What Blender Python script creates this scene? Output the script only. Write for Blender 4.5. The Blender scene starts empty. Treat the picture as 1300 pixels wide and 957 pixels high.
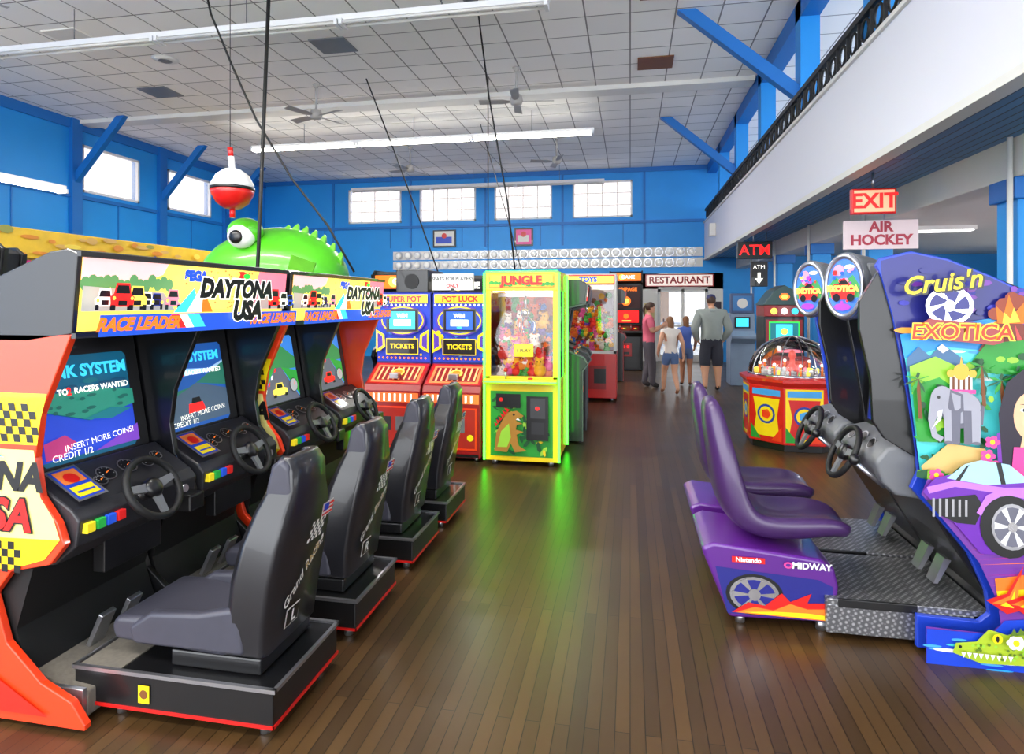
import bpy, bmesh, math, random
from mathutils import Vector, Matrix
random.seed(3)
sc=bpy.context.scene
COL=sc.collection
def lin(c):
    c=c/255.0
    return c/12.92 if c<=.04045 else ((c+.055)/1.055)**2.4
def rgb(c): return (lin(c[0]),lin(c[1]),lin(c[2]),1)
MC={}
def mat(name,col,rough=.5,metal=0,emit=0,coat=0,var=.12,scale=6):
    if name in MC: return MC[name]
    m=bpy.data.materials.new(name); m.use_nodes=True
    nt=m.node_tree; b=nt.nodes['Principled BSDF']
    c=rgb(col)
    b.inputs['Roughness'].default_value=rough
    b.inputs['Metallic'].default_value=metal
    b.inputs['Coat Weight'].default_value=coat
    tc=nt.nodes.new('ShaderNodeTexCoord'); n=nt.nodes.new('ShaderNodeTexNoise')
    n.inputs['Scale'].default_value=scale; n.inputs['Detail'].default_value=3
    nt.links.new(tc.outputs['Object'],n.inputs['Vector'])
    mx=nt.nodes.new('ShaderNodeMix'); mx.data_type='RGBA'
    mx.inputs[6].default_value=tuple(x*(1-var) for x in c[:3])+(1,)
    mx.inputs[7].default_value=tuple(min(1,x*(1+var)) for x in c[:3])+(1,)
    nt.links.new(n.outputs['Fac'],mx.inputs[0])
    nt.links.new(mx.outputs[2],b.inputs['Base Color'])
    if emit:
        nt.links.new(mx.outputs[2],b.inputs['Emission Color'])
        b.inputs['Emission Strength'].default_value=emit
    MC[name]=m
    return m
# ---------- mesh builder
def basis(n):
    n=Vector(n).normalized()
    a=Vector((0,0,1)) if abs(n.z)<.9 else Vector((1,0,0))
    u=a.cross(n).normalized(); v=n.cross(u)
    return u,v,n
class MB:
    def __init__(s): s.bm=bmesh.new(); s.mats=[]
    def mi(s,m):
        if m not in s.mats: s.mats.append(m)
        return s.mats.index(m)
    def face(s,vs,m,smooth=False):
        try: f=s.bm.faces.new(vs)
        except ValueError: return None
        f.material_index=s.mi(m); f.smooth=smooth; return f
    def box(s,a,b,m):
        x0,x1=sorted((a[0],b[0]));y0,y1=sorted((a[1],b[1]));z0,z1=sorted((a[2],b[2]))
        v=[s.bm.verts.new(p) for p in ((x0,y0,z0),(x1,y0,z0),(x1,y1,z0),(x0,y1,z0),(x0,y0,z1),(x1,y0,z1),(x1,y1,z1),(x0,y1,z1))]
        for q in ((3,2,1,0),(4,5,6,7),(0,1,5,4),(1,2,6,5),(2,3,7,6),(3,0,4,7)): s.face([v[i] for i in q],m)
        return s
    def prism(s,pts,axis,lo,hi,m):
        def P(a,b,t): return {'x':(t,a,b),'y':(a,t,b),'z':(a,b,t)}[axis]
        A=[s.bm.verts.new(P(a,b,lo)) for a,b in pts]; B=[s.bm.verts.new(P(a,b,hi)) for a,b in pts]
        n=len(pts); fs=[s.face(A[::-1],m),s.face(B,m)]
        for i in range(n): fs.append(s.face([A[i],A[(i+1)%n],B[(i+1)%n],B[i]],m))
        bmesh.ops.recalc_face_normals(s.bm,faces=[f for f in fs if f])
        return s
    def lathe(s,c,n,prof,m,seg=24,sx=1,sy=1):
        u,v,n=basis(n); c=Vector(c); rings=[]
        for r,h in prof:
            if r<1e-6: rings.append([s.bm.verts.new(c+n*h)])
            else: rings.append([s.bm.verts.new(c+n*h+u*(r*sx*math.cos(2*math.pi*i/seg))+v*(r*sy*math.sin(2*math.pi*i/seg))) for i in range(seg)])
        for a,b in zip(rings,rings[1:]):
            for i in range(seg):
                j=(i+1)%seg
                if len(a)==1 and len(b)==1: continue
                if len(a)==1: q=[a[0],b[j],b[i]]
                elif len(b)==1: q=[a[i],a[j],b[0]]
                else: q=[a[i],a[j],b[j],b[i]]
                s.face(q,m,True)
        if len(rings[0])>1: s.face(rings[0][::-1],m)
        if len(rings[-1])>1: s.face(rings[-1],m)
        return s
    def cyl(s,p0,p1,r0,m,r1=None,seg=16):
        p0=Vector(p0);p1=Vector(p1); r1=r0 if r1 is None else r1
        return s.lathe(p0,p1-p0,[(r0,0),(r1,(p1-p0).length)],m,seg)
    def ball(s,c,r,m,rot=None,seg=18,rings=12):
        if not hasattr(r,'__len__'): r=(r,r,r)
        c=Vector(c); R=rot or Matrix.Identity(3); vs=[]
        for i in range(rings+1):
            t=math.pi*i/rings
            if i in (0,rings): vs.append([s.bm.verts.new(c+R@Vector((0,0,r[2]*math.cos(t))))])
            else: vs.append([s.bm.verts.new(c+R@Vector((r[0]*math.sin(t)*math.cos(2*math.pi*j/seg),r[1]*math.sin(t)*math.sin(2*math.pi*j/seg),r[2]*math.cos(t)))) for j in range(seg)])
        for a,b in zip(vs,vs[1:]):
            for j in range(seg):
                k=(j+1)%seg
                if len(a)==1: q=[a[0],b[j],b[k]]
                elif len(b)==1: q=[a[j],b[0],a[k]]
                else: q=[a[j],b[j],b[k],a[k]]
                s.face(q,m,True)
        return s
    def torus(s,c,n,R,r,m,seg=32,k=8,sx=1,sy=1):
        u,v,n=basis(n); c=Vector(c); g=[]
        for i in range(seg):
            t=2*math.pi*i/seg; d=u*math.cos(t)*sx+v*math.sin(t)*sy
            g.append([s.bm.verts.new(c+d*(R+r*math.cos(2*math.pi*j/k))+n*(r*math.sin(2*math.pi*j/k))) for j in range(k)])
        for i in range(seg):
            for j in range(k):
                s.face([g[i][j],g[(i+1)%seg][j],g[(i+1)%seg][(j+1)%k],g[i][(j+1)%k]],m,True)
        return s
    def tube(s,pts,rs,m,seg=8,fx=1):
        pts=[Vector(p) for p in pts]
        if not hasattr(rs,'__len__'): rs=[rs]*len(pts)
        prev=None
        for i,p in enumerate(pts):
            d=(pts[min(i+1,len(pts)-1)]-pts[max(i-1,0)])
            if i==0: u,v,_=basis(d)
            else:
                d.normalize(); u=(u-d*u.dot(d)).normalized(); v=d.cross(u)
            ring=[s.bm.verts.new(p+u*(rs[i]*math.cos(2*math.pi*j/seg))+v*(rs[i]*math.sin(2*math.pi*j/seg))) for j in range(seg)]
            if prev:
                for j in range(seg):
                    k=(j+1)%seg; s.face([prev[j],prev[k],ring[k],ring[j]],m,True)
            else: s.face(ring[::-1],m)
            prev=ring
        s.face(prev,m)
        return s
    def loft(s,secs,m,smooth=True):
        prev=None
        for r in secs:
            ring=[s.bm.verts.new(p) for p in r]
            n=len(ring)
            if prev:
                for j in range(n): s.face([prev[j],prev[(j+1)%n],ring[(j+1)%n],ring[j]],m,smooth)
            else: s.face(ring[::-1],m)
            prev=ring
        s.face(prev,m)
        return s
class G:
    def __init__(s,name,loc=(0,0,0),rz=0,world=False,scale=1):
        e=bpy.data.objects.new(name,None); e.location=loc; e.rotation_euler=(0,0,rz); e.scale=(scale,)*3
        e.empty_display_size=.1
        COL.objects.link(e); s.e=e; s.off=Vector(loc) if world else Vector((0,0,0))
    def put(s,name,mb,bev=0,seg=2,sub=0,fix=True):
        me=bpy.data.meshes.new(name)
        if s.off.length: bmesh.ops.translate(mb.bm,verts=mb.bm.verts,vec=-s.off)
        if fix: bmesh.ops.recalc_face_normals(mb.bm,faces=mb.bm.faces)
        mb.bm.to_mesh(me); mb.bm.free()
        for m in mb.mats: me.materials.append(m)
        o=bpy.data.objects.new(name,me); COL.objects.link(o); o.parent=s.e
        if bev:
            b=o.modifiers.new('bevel','BEVEL'); b.width=bev; b.segments=seg; b.limit_method='ANGLE'; b.angle_limit=.7
            if seg>2:
                for p in me.polygons: p.use_smooth=True
                b.harden_normals=True
        if sub:
            q=o.modifiers.new('sub','SUBSURF'); q.levels=sub; q.render_levels=sub
            for p in me.polygons: p.use_smooth=True
        return o
    def box(s,n,a,b,m,bev=0,seg=2): return s.put(n,MB().box(a,b,m),bev,seg)
    def prism(s,n,pts,ax,lo,hi,m,bev=0,seg=2): return s.put(n,MB().prism(pts,ax,lo,hi,m),bev,seg)
    def cyl(s,n,p0,p1,r,m,r1=None,seg=16): return s.put(n,MB().cyl(p0,p1,r,m,r1,seg))
    def ball(s,n,c,r,m,rot=None): return s.put(n,MB().ball(c,r,m,rot))
    def text(s,txt,o,u,v,size,m,offset=0,shear=0,align='CENTER',sx=1,rot=0,name=None,ext=0):
        cu=bpy.data.curves.new(name or 'lettering','FONT'); cu.body=txt; cu.size=size; cu.align_x=align; cu.align_y='CENTER'
        cu.offset=offset; cu.shear=shear; cu.extrude=ext; cu.resolution_u=3
        cu.materials.append(m)
        ob=bpy.data.objects.new(name or 'lettering',cu); COL.objects.link(ob); ob.parent=s.e
        u=Vector(u).normalized(); v=Vector(v).normalized(); n=u.cross(v)
        if rot:
            c,sn=math.cos(rot),math.sin(rot); u,v=u*c+v*sn, v*c-u*sn
        o=Vector(o)-s.off
        ob.matrix_local=Matrix(((u.x*sx,v.x,n.x,o.x),(u.y*sx,v.y,n.y,o.y),(u.z*sx,v.z,n.z,o.z),(0,0,0,1)))
        return ob
class Art:
    # flat printed artwork lying on a surface; canvas coords (x,y) -> O + u*(x-x0)*su + v*(y-y0)*sv
    def __init__(s,g,name,O,u,v,su=1,sv=1,x0=0,y0=0,step=.0007):
        s.g=g;s.name=name;s.O=Vector(O);s.u=Vector(u).normalized();s.v=Vector(v).normalized();s.n=s.u.cross(s.v)
        s.su=su;s.sv=sv;s.x0=x0;s.y0=y0;s.k=1;s.step=step;s.mb=MB()
    def pt(s,x,y): return s.O+s.u*((x-s.x0)*s.su)+s.v*((y-s.y0)*s.sv)+s.n*(s.step*s.k)
    def P(s,pts,m):
        f=s.mb.face([s.mb.bm.verts.new(s.pt(*p)) for p in pts],m)
        if f:
            f.normal_update()
            if f.normal.dot(s.n)<0: f.normal_flip()
        s.k+=1; return s
    def R(s,x0,y0,x1,y1,m): return s.P([(x0,y0),(x1,y0),(x1,y1),(x0,y1)],m)
    def C(s,x,y,r,m,ry=None,n=20,rot=0):
        ry=ry or r; c,sn=math.cos(rot),math.sin(rot)
        return s.P([(x+r*math.cos(a)*c-ry*math.sin(a)*sn,y+r*math.cos(a)*sn+ry*math.sin(a)*c) for a in [2*math.pi*i/n for i in range(n)]],m)
    def checker(s,x0,y0,w,nx,ny,m,shear=0,wy=None):
        wy=wy or w
        for i in range(nx):
            for j in range(ny):
                if (i+j)%2==0:
                    a=x0+i*w+j*shear; b=y0+j*wy
                    s.P([(a,b),(a+w,b),(a+w+shear,b+wy),(a+shear,b+wy)],m); s.k-=1
        s.k+=1
    def T(s,txt,x,y,size,m,**kw):
        s.k+=1; s.g.text(txt,s.pt(x,y),s.u,s.v,size,m,**kw); s.k+=1; return s
    def done(s): return s.g.put(s.name,s.mb,fix=False)
# ---------- materials
black=mat('black_laminate',(17,17,19),.35,coat=.3)
black2=mat('black_rubber',(12,12,13),.6)
dgrey=mat('dark_grey_vinyl',(60,60,71),.42,scale=20)
seatblk=mat('seat_shell_black',(29,29,33),.32,coat=.3)
grey=mat('grey_plastic',(104,106,110),.4)
silver=mat('silver_metal',(190,190,195),.28,.9)
chrome=mat('chrome',(220,220,225),.12,1)
white=mat('white_paint',(232,232,232),.5,var=.03)
offw=mat('off_white',(220,218,212),.5,var=.03)
orange=mat('orange_side_print',(240,62,22),.35,coat=.4)
red=mat('red_paint',(208,24,20),.35,coat=.3)
dred=mat('dark_red',(150,22,24),.35,coat=.3)
yellow=mat('yellow_paint',(252,214,14),.4,coat=.3)
blue=mat('blue_print',(26,62,186),.4,coat=.3)
lblue=mat('light_blue_print',(70,160,225),.4)
green=mat('green_print',(40,150,50),.4)
dgreen=mat('dark_green_print',(18,80,40),.4)
lgreen=mat('lime_print',(150,205,60),.4)
purple=mat('purple_plastic',(86,28,126),.32,coat=.5)
dpurple=mat('dark_purple_vinyl',(62,36,84),.36,coat=.3)
pink=mat('pink_print',(226,70,150),.4)
brownp=mat('brown_print',(120,70,35),.5)
wallblue=mat('wall_blue_paint',(26,146,226),.5,var=.1,scale=1.2)
wallblue2=mat('wall_blue_dark_paint',(14,108,188),.5,var=.08,scale=1.2)
def em(n,c,e): return mat(n,c,.5,emit=e,var=.05)
eY=em('lit_yellow',(255,225,90),.7); eW=em('lit_white',(255,250,240),.8); eB=em('lit_blue',(30,80,200),.7)
eO=em('lit_orange',(255,120,30),.7); eR=em('lit_red',(235,30,30),.9); eP=em('lit_pink',(240,130,150),.7); eG=em('lit_green',(40,200,70),.7)
eC=em('lit_cyan',(60,200,235),.8); eK=em('lit_dark',(12,12,22),.1); eN=em('lit_navy',(12,30,110),.5); eT=em('lit_teal',(20,110,120),.6)
neon=mat('green_neon',(60,255,50),.4,emit=7,var=0)
tubeM=mat('fluorescent_tube',(255,252,240),.4,emit=9,var=0)
def glassmat():
    m=bpy.data.materials.new('clear_glass'); m.use_nodes=True; nt=m.node_tree
    for n in list(nt.nodes): nt.nodes.remove(n)
    o=nt.nodes.new('ShaderNodeOutputMaterial'); t=nt.nodes.new('ShaderNodeBsdfTransparent'); gl=nt.nodes.new('ShaderNodeBsdfGlossy')
    gl.inputs['Roughness'].default_value=.03; mx=nt.nodes.new('ShaderNodeMixShader'); lw=nt.nodes.new('ShaderNodeLayerWeight'); lw.inputs['Blend'].default_value=.35
    nt.links.new(lw.outputs['Fresnel'],mx.inputs[0]); nt.links.new(t.outputs[0],mx.inputs[1]); nt.links.new(gl.outputs[0],mx.inputs[2]); nt.links.new(mx.outputs[0],o.inputs[0])
    return m
glass=glassmat()
def brickmat(name,c1,c2,mortar,w,h,ms,rot=0,rough=.5,off=.5,bump=0,noise=0,coat=0):
    m=bpy.data.materials.new(name); m.use_nodes=True; nt=m.node_tree; b=nt.nodes['Principled BSDF']
    tc=nt.nodes.new('ShaderNodeTexCoord'); mp=nt.nodes.new('ShaderNodeMapping'); mp.inputs['Rotation'].default_value=rot if hasattr(rot,'__len__') else (0,0,rot)
    br=nt.nodes.new('ShaderNodeTexBrick'); br.offset=off; br.inputs['Scale'].default_value=1
    br.inputs['Color1'].default_value=rgb(c1);br.inputs['Color2'].default_value=rgb(c2);br.inputs['Mortar'].default_value=rgb(mortar)
    br.inputs['Brick Width'].default_value=w;br.inputs['Row Height'].default_value=h;br.inputs['Mortar Size'].default_value=ms; br.inputs['Mortar Smooth'].default_value=.1
    nt.links.new(tc.outputs['Object'],mp.inputs[0]); nt.links.new(mp.outputs[0],br.inputs[0])
    out=br.outputs[0]
    if noise:
        n=nt.nodes.new('ShaderNodeTexNoise'); n.inputs['Scale'].default_value=1.2; n.inputs['Detail'].default_value=5
        nt.links.new(tc.outputs['Object'],n.inputs['Vector'])
        mx=nt.nodes.new('ShaderNodeMix'); mx.data_type='RGBA'; mx.blend_type='MULTIPLY'; mx.inputs[0].default_value=noise
        nt.links.new(out,mx.inputs[6])
        cr=nt.nodes.new('ShaderNodeValToRGB'); cr.color_ramp.elements[0].position=.3; cr.color_ramp.elements[1].position=.7; cr.color_ramp.elements[0].color=(.5,.46,.42,1)
        nt.links.new(n.outputs['Fac'],cr.inputs[0]); nt.links.new(cr.outputs[0],mx.inputs[7])
        out=mx.outputs[2]
        rr=nt.nodes.new('ShaderNodeMapRange'); rr.inputs[3].default_value=rough-.06; rr.inputs[4].default_value=rough+.1
        nt.links.new(n.outputs['Fac'],rr.inputs[0]); nt.links.new(rr.outputs[0],b.inputs['Roughness'])
    else: b.inputs['Roughness'].default_value=rough
    nt.links.new(out,b.inputs['Base Color']); b.inputs['Coat Weight'].default_value=coat
    if bump:
        bp=nt.nodes.new('ShaderNodeBump'); bp.inputs['Strength'].default_value=bump; bp.inputs['Distance'].default_value=.004; bp.invert=True
        nt.links.new(br.outputs['Fac'],bp.inputs['Height']); nt.links.new(bp.outputs[0],b.inputs['Normal'])
    return m
floorM=brickmat('wood_plank_floor',(86,62,34),(63,45,25),(24,16,9),2.4,.058,.0018,math.pi/2,.31,.37,.12,.55)
ceilM=brickmat('acoustic_ceiling_tile',(254,252,248),(242,240,236),(140,138,134),.6,.6,.011,0,.8,0,.1)
soffM=brickmat('blue_beadboard',(80,135,185),(70,122,170),(35,62,90),6,.09,.008,math.pi/2,.5,0,.2)
panelM=brickmat('white_fascia_panel',(222,222,232),(214,214,226),(140,140,156),2.4,3,.014,(math.pi/2,0,math.pi/2),.5,0,0)
def platemat():
    m=bpy.data.materials.new('diamond_plate'); m.use_nodes=True; nt=m.node_tree; b=nt.nodes['Principled BSDF']
    b.inputs['Metallic'].default_value=.7; b.inputs['Roughness'].default_value=.35
    tc=nt.nodes.new('ShaderNodeTexCoord'); v=nt.nodes.new('ShaderNodeTexVoronoi'); v.inputs['Scale'].default_value=52; v.inputs['Randomness'].default_value=0
    mp=nt.nodes.new('ShaderNodeMapping'); mp.inputs['Rotation'].default_value=(.5,.4,.78)
    cr=nt.nodes.new('ShaderNodeValToRGB'); cr.color_ramp.elements[0].color=(.55,.55,.57,1); cr.color_ramp.elements[1].color=(.16,.16,.17,1); cr.color_ramp.elements[0].position=.2; cr.color_ramp.elements[1].position=.5
    nt.links.new(tc.outputs['Object'],mp.inputs[0]); nt.links.new(mp.outputs[0],v.inputs['Vector']); nt.links.new(v.outputs['Distance'],cr.inputs[0]); nt.links.new(cr.outputs[0],b.inputs['Base Color'])
    return m
plateM=platemat()

# ---------- room
RW=-11.6; YB=18.0; ZC=5.55
def wallmesh(name,axis,p0,p1,u0,u1,z0,z1,openings,m):
    us=sorted({u0,u1,*[o[0] for o in openings],*[o[1] for o in openings]}); zs=sorted({z0,z1,*[o[2] for o in openings],*[o[3] for o in openings]})
    mb=MB()
    for a,b in zip(us,us[1:]):
        for c,d in zip(zs,zs[1:]):
            cu,cz=(a+b)/2,(c+d)/2
            if any(o[0]<cu<o[1] and o[2]<cz<o[3] for o in openings): continue
            if axis=='x': mb.box((p0,a,c),(p1,b,d),m)
            else: mb.box((a,p0,c),(b,p1,d),m)
    return solo(name,mb)
def solo(name,mb,bev=0):
    me=bpy.data.meshes.new(name); mb.bm.to_mesh(me); mb.bm.free()
    for m in mb.mats: me.materials.append(m)
    o=bpy.data.objects.new(name,me); COL.objects.link(o); return o
solo('floor',MB().box((RW-.2,-5,-.12),(9.7,YB+.2,0),floorM))
solo('ceiling',MB().box((RW-.2,-5,ZC),(4.4,YB+.2,ZC+.1),ceilM))
lw=[(11.23,12.8,4.05,5.07),(13.73,15.37,4.05,5.07)]
wallmesh('wall_left','x',RW-.2,RW,-5,YB,0,ZC,lw,wallblue)
bw=[(-8.68,-6.94,4.14,5.2),(-6.34,-4.57,4.14,5.2),(-3.99,-2.26,4.14,5.2),(-1.65,.06,4.14,5.2)]
wallmesh('wall_back','y',YB,YB+.2,RW-.2,9.7,0,ZC,bw+[(.77,2.15,0,2.06)],wallblue)
wallmesh('wall_right','x',9.5,9.7,-5,YB,0,2.93,[(a,a+1.8,.9,2.3) for a in (0,2.6,5.2,7.8,10.4,13)],offw)
wallmesh('wall_upper','x',4.2,4.4,-5,YB,3.05,ZC,[(a,a+1.6,3.7,5.2) for a in (1,3.4,5.8,8.2,10.6,13,15.4)],wallblue)
k=1
def pane(name,tint,tr=.15):
    m=bpy.data.materials.new(name); m.use_nodes=True; n=m.node_tree
    for q in list(n.nodes): n.nodes.remove(q)
    o=n.nodes.new('ShaderNodeOutputMaterial');t=n.nodes.new('ShaderNodeBsdfTransparent');t.inputs[0].default_value=tint+(1,);d=n.nodes.new('ShaderNodeBsdfTranslucent');x=n.nodes.new('ShaderNodeMixShader');x.inputs[0].default_value=tr
    d.inputs[0].default_value=(.9,.85,.82,1)
    n.links.new(t.outputs[0],x.inputs[1]);n.links.new(d.outputs[0],x.inputs[2]);n.links.new(x.outputs[0],o.inputs[0]); return m
panem=pane('dimming_pane',(.5,.47,.46)); doorpane=pane('door_dimming_glass',(.5,.5,.5),.05)  # grey tint put in the panes to dim the bright outdoors
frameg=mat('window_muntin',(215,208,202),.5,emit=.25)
def window(i,axis,p,o,nx,ny):
    mb=MB(); a,b,c,d=o; t=.05
    def bx(u0,u1,z0,z1,dp=.04,m=white):
        if axis=='y': mb.box((u0,p-.03,z0),(u1,p+dp,z1),m)
        else: mb.box((p-dp,u0,z0),(p+.03,u1,z1),m)
    bx(a,b,c,c+t);bx(a,b,d-t,d);bx(a,a+t,c,d);bx(b-t,b,c,d)
    for q in range(1,nx): u=a+(b-a)*q/nx; bx(u-.012,u+.012,c,d,.02,frameg)
    for q in range(1,ny): z=c+(d-c)*q/ny; bx(a,b,z-.009,z+.009,.02,frameg)
    if axis=='y': mb.box((a,p+.06,c),(b,p+.07,d),panem)
    else: mb.box((p-.07,a,c),(p-.06,b,d),panem)
    solo('window_%d'%i,mb)
for o in bw: window(k,'y',YB,o,4,3); k+=1
for o in lw: window(k,'x',RW,o,1,1); k+=1
mb=MB()
for z in (3.95,):
    mb.box((RW,-5,z-.06),(RW+.05,YB,z+.02),wallblue2)
mb.box((RW,-5,5.35),(RW+.05,YB,ZC),wallblue2)
for y in (11.05,13.5,16.0,8.55): mb.box((RW,y-.12,0),(RW+.1,y+.12,ZC),wallblue2)
for y in (12.2,14.6,16.9,9.7): mb.box((RW,y-.01,0),(RW+.02,y+.01,3.9),wallblue2)
solo('trim_left',mb)
mb=MB()
mb.box((RW,YB-.04,5.42),(4.2,YB,ZC),wallblue2); mb.box((RW,YB-.05,3.95),(2.05,YB,4.03),wallblue2)
for x in (-9.2,-6.64,-4.28,-1.95,.4): mb.box((x-.03,YB-.03,3.35),(x+.03,YB,5.45),wallblue2)
for x in (-9.5,-7.3,-5,-2.6,-.2): mb.box((x-.012,YB-.015,3.35),(x+.012,YB,3.95),wallblue2)
solo('trim_back',mb)
mb=MB()
for y in (11.05,13.5,16.0): mb.prism([(RW,4.1),(RW,4.32),(RW+1.1,ZC),(RW+1.3,ZC)],'y',y-.06,y+.06,wallblue2)
solo('brace_left',mb)
solo('trim_ceiling',MB().box((RW,11.1,5.47),(2.1,11.45,ZC),offw).box((RW,4.6,5.47),(2.1,4.9,ZC),offw))
for x,y,m_ in ((-4.4,8.6,grey),(.4,7.8,brownp),(-8.5,9.9,grey),(-8.0,7.6,offw),(.4,10.2,brownp)):
    vg=G('ceiling_vent',(x,y,ZC),world=True); vg.box('grille',(x-.28,y-.25,ZC-.02),(x+.28,y+.25,ZC),m_)
for x,y in ((-4.1,6.2),(-2.0,7.6),(-7.3,8.6)):
    vg=G('round_vent',(x,y,ZC),world=True); mb=MB(); mb.lathe((x,y,ZC-.03),(0,0,1),[(.1,0),(.2,.03)],offw,20); mb.lathe((x,y,ZC-.045),(0,0,1),[(.06,0),(.1,.015)],grey,20); vg.put('diffuser',mb)
# balcony
g=G('balcony',(2.1,6,2.9),world=True)
g.box('fascia',(2.05,-5,2.9),(2.12,YB-.01,3.9),panelM)
g.box('fascia_cap',(2.02,-5,3.9),(2.3,YB-.01,3.94),offw)
g.box('fascia_bottom_trim',(2.03,-5,2.86),(2.16,YB-.01,2.92),offw)
g.box('slab',(2.12,-5,2.94),(9.5,YB-.01,3.05),offw)
g.box('soffit',(2.16,-5,2.925),(2.9,YB-.01,2.94),soffM)
g.box('beam',(2.9,-5,2.62),(3.2,YB-.01,2.94),offw,.01)
mb=MB()
mb.box((2.06,-5,4.24),(2.12,YB-.01,4.30),black2)
mb.box((2.07,-5,3.96),(2.11,YB-.01,4.0),black2)
y=-4
while y<YB-.3:
    mb.box((2.075,y,3.94),(2.105,y+.025,4.26),black2)
    mb.torus((2.09,y+.165,4.12),(1,0,0),.095,.016,black2,12,4); y+=.3
g.put('railing',mb)
mb=MB()
for y in (6.1,8.5,10.9,13.3,15.7): mb.box((2.13,y-.13,3.94),(2.36,y+.13,ZC),wallblue)
mb.box((2.13,-5,5.3),(2.36,YB-.01,ZC),wallblue2)
for y in (8.5,13.3): mb.prism([(2.14,4.25),(2.14,4.45),(.85,ZC),(.62,ZC)],'y',y-.07,y+.07,wallblue2)
g.put('posts',mb)
for i,y in enumerate((3.0,5.5,8.5,10.9,13.3,15.7)):
    p=G('support_column',(3.05,y,0),world=True)
    p.box('shaft',(2.92,y-.14,0),(3.2,y+.14,2.62),wallblue,.01); p.box('base',(2.88,y-.18,0),(3.24,y+.18,.25),wallblue2,.01)
    p.box('bracket',(2.88,y-.18,2.45),(3.24,y+.18,2.62),wallblue2,.01)
    p.cyl('conduit',(2.85,y-.17,.3),(2.85,y-.17,2.92),.02,offw)
for i,(x,y) in enumerate(((5,4.5),(5,8),(5,11.5),(7.3,6))):
    f=G('ceiling_light',(x,y,2.9),world=True); f.box('housing',(x-.6,y-.15,2.87),(x+.6,y+.15,2.94),white); f.box('diffuser',(x-.57,y-.12,2.855),(x+.57,y+.12,2.87),mat('diffuser',(255,255,250),.5,emit=3,var=0))
# ---------- restaurant doorway
g=G('door_1',(1.4,YB,0),world=True)
mb=MB()
for x in (.77,1.43,2.07): mb.box((x,YB+.03,0),(x+.08,YB+.1,2.06),offw)
mb.box((.77,YB+.03,1.98),(2.15,YB+.1,2.06),offw); mb.box((.85,YB+.03,0),(2.1,YB+.1,.18),offw); mb.box((.85,YB+.04,.98),(2.1,YB+.09,1.05),offw)
mb.box((.3,YB-.03,0),(.77,YB,2.5),offw); mb.box((2.15,YB-.03,0),(2.55,YB,2.5),offw); mb.box((.3,YB-.03,2.06),(2.55,YB,2.5),offw)
mb.box((.85,YB+.06,.18),(2.07,YB+.068,1.98),doorpane)
mb.box((.4,YB-.045,1.2),(.68,YB-.03,1.65),mat('notice',(200,180,120),.6)); mb.box((2.22,YB-.045,1.1),(2.5,YB-.03,1.7),mat('menu_board',(60,50,60),.6))
g.put('frame',mb)
g=G('restaurant_sign',(1.35,YB-.06,2.3),world=True)
g.box('board',(.42,YB-.1,2.12),(2.3,YB-.035,2.48),dred,.01); g.box('face',(.46,YB-.105,2.15),(2.26,YB-.1,2.45),em('sign_cream',(250,225,215),.35))
g.text('RESTAURANT',(1.36,YB-.112,2.3),(1,0,0),(0,0,1),.27,dred,offset=.009)
g=G('outside_porch',(1.5,21,0),world=True)
g.box('deck',(-3,YB+.2,-.12),(6,26,-.02),offw); mb=MB()
for i in range(16): mb.box((-1+i*.3,23,-.02),(-.94+i*.3,23.05,.9),white)
mb.box((-1.2,22.98,.9),(4,23.08,.96),white); mb.box((-1.2,22.98,.1),(4,23.08,.15),white)
g.put('railing',mb)
g.box('building',(-3,25,-.02),(1.5,26,3.2),mat('tan_siding',(190,150,120),.7))
# ---------- light-ball rows on back wall
mb=MB(); gw=mat('pale_globe',(242,240,234),.25,coat=.5,var=.03,emit=.08)
for r in range(2):
    x=-7
    mb.box((-7.2,YB-.03,2.68+r*.3),(2,YB-.005,2.68+r*.3+.26),offw)
    while x<1.9:
        mb.ball((x,YB-.1,2.81+r*.3),(.1,.07,.1),gw,seg=10,rings=6); mb.cyl((x,YB-.04,2.81+r*.3),(x,YB-.03,2.81+r*.3),.13,silver,seg=12); x+=.3
solo('globe_light_row',mb)
for x,nm,c1,c2 in ((-5.55,'framed_picture',blue,offw),(-3.1,'framed_picture',offw,pink)):
    g=G(nm,(x,YB,3.65),world=True); w=.36 if x<-5 else .28
    g.box('frame',(x-w,YB-.05,3.35),(x+w,YB-.001,3.88),black); A=Art(g,'print',(x,YB-.05,3.62),(1,0,0),(0,0,1),step=.003); A.R(-w+.05,-.22,w-.05,.22,c2); A.R(-w+.1,-.15,w-.12,.05,c1); A.C(0,.08,.08,red); A.done()
# ---------- fluorescent fixtures
def fixture(name,x0,x1,y,z,lit,n=3,along='x'):
    g=G(name,((x0+x1)/2,y,z),world=True) if along=='x' else G(name,(y,(x0+x1)/2,z),world=True)
    def p(a,b,c): return (a,b,c) if along=='x' else (b,a,c)
    mb=MB(); L=(x1-x0)/n
    mb.box(p(x0,y-.05,z+.03),p(x1,y+.05,z+.1),white)
    for i in range(n):
        a=x0+i*L
        mb.box(p(a+.01,y-.09,z-.03),p(a+.05,y+.09,z+.04),white); mb.box(p(a+L-.05,y-.09,z-.03),p(a+L-.01,y+.09,z+.04),white)
        for dy in (-.055,.055): mb.cyl(p(a+.05,y+dy,z),p(a+L-.05,y+dy,z),.02,tubeM if lit else offw,seg=8)
        mb.cyl(p(a+L*.5,y,z+.1),p(a+L*.5,y,ZC),.006,grey,seg=6)
    g.put('fixture',mb)
fixture('added_fluorescent_light',-8.2,-.7,12.25,5.02,True)
fixture('added_fluorescent_light',-8.5,-.9,6.9,5.02,False)
fixture('added_fluorescent_light',-8.2,-.7,17.2,5.0,False)
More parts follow.
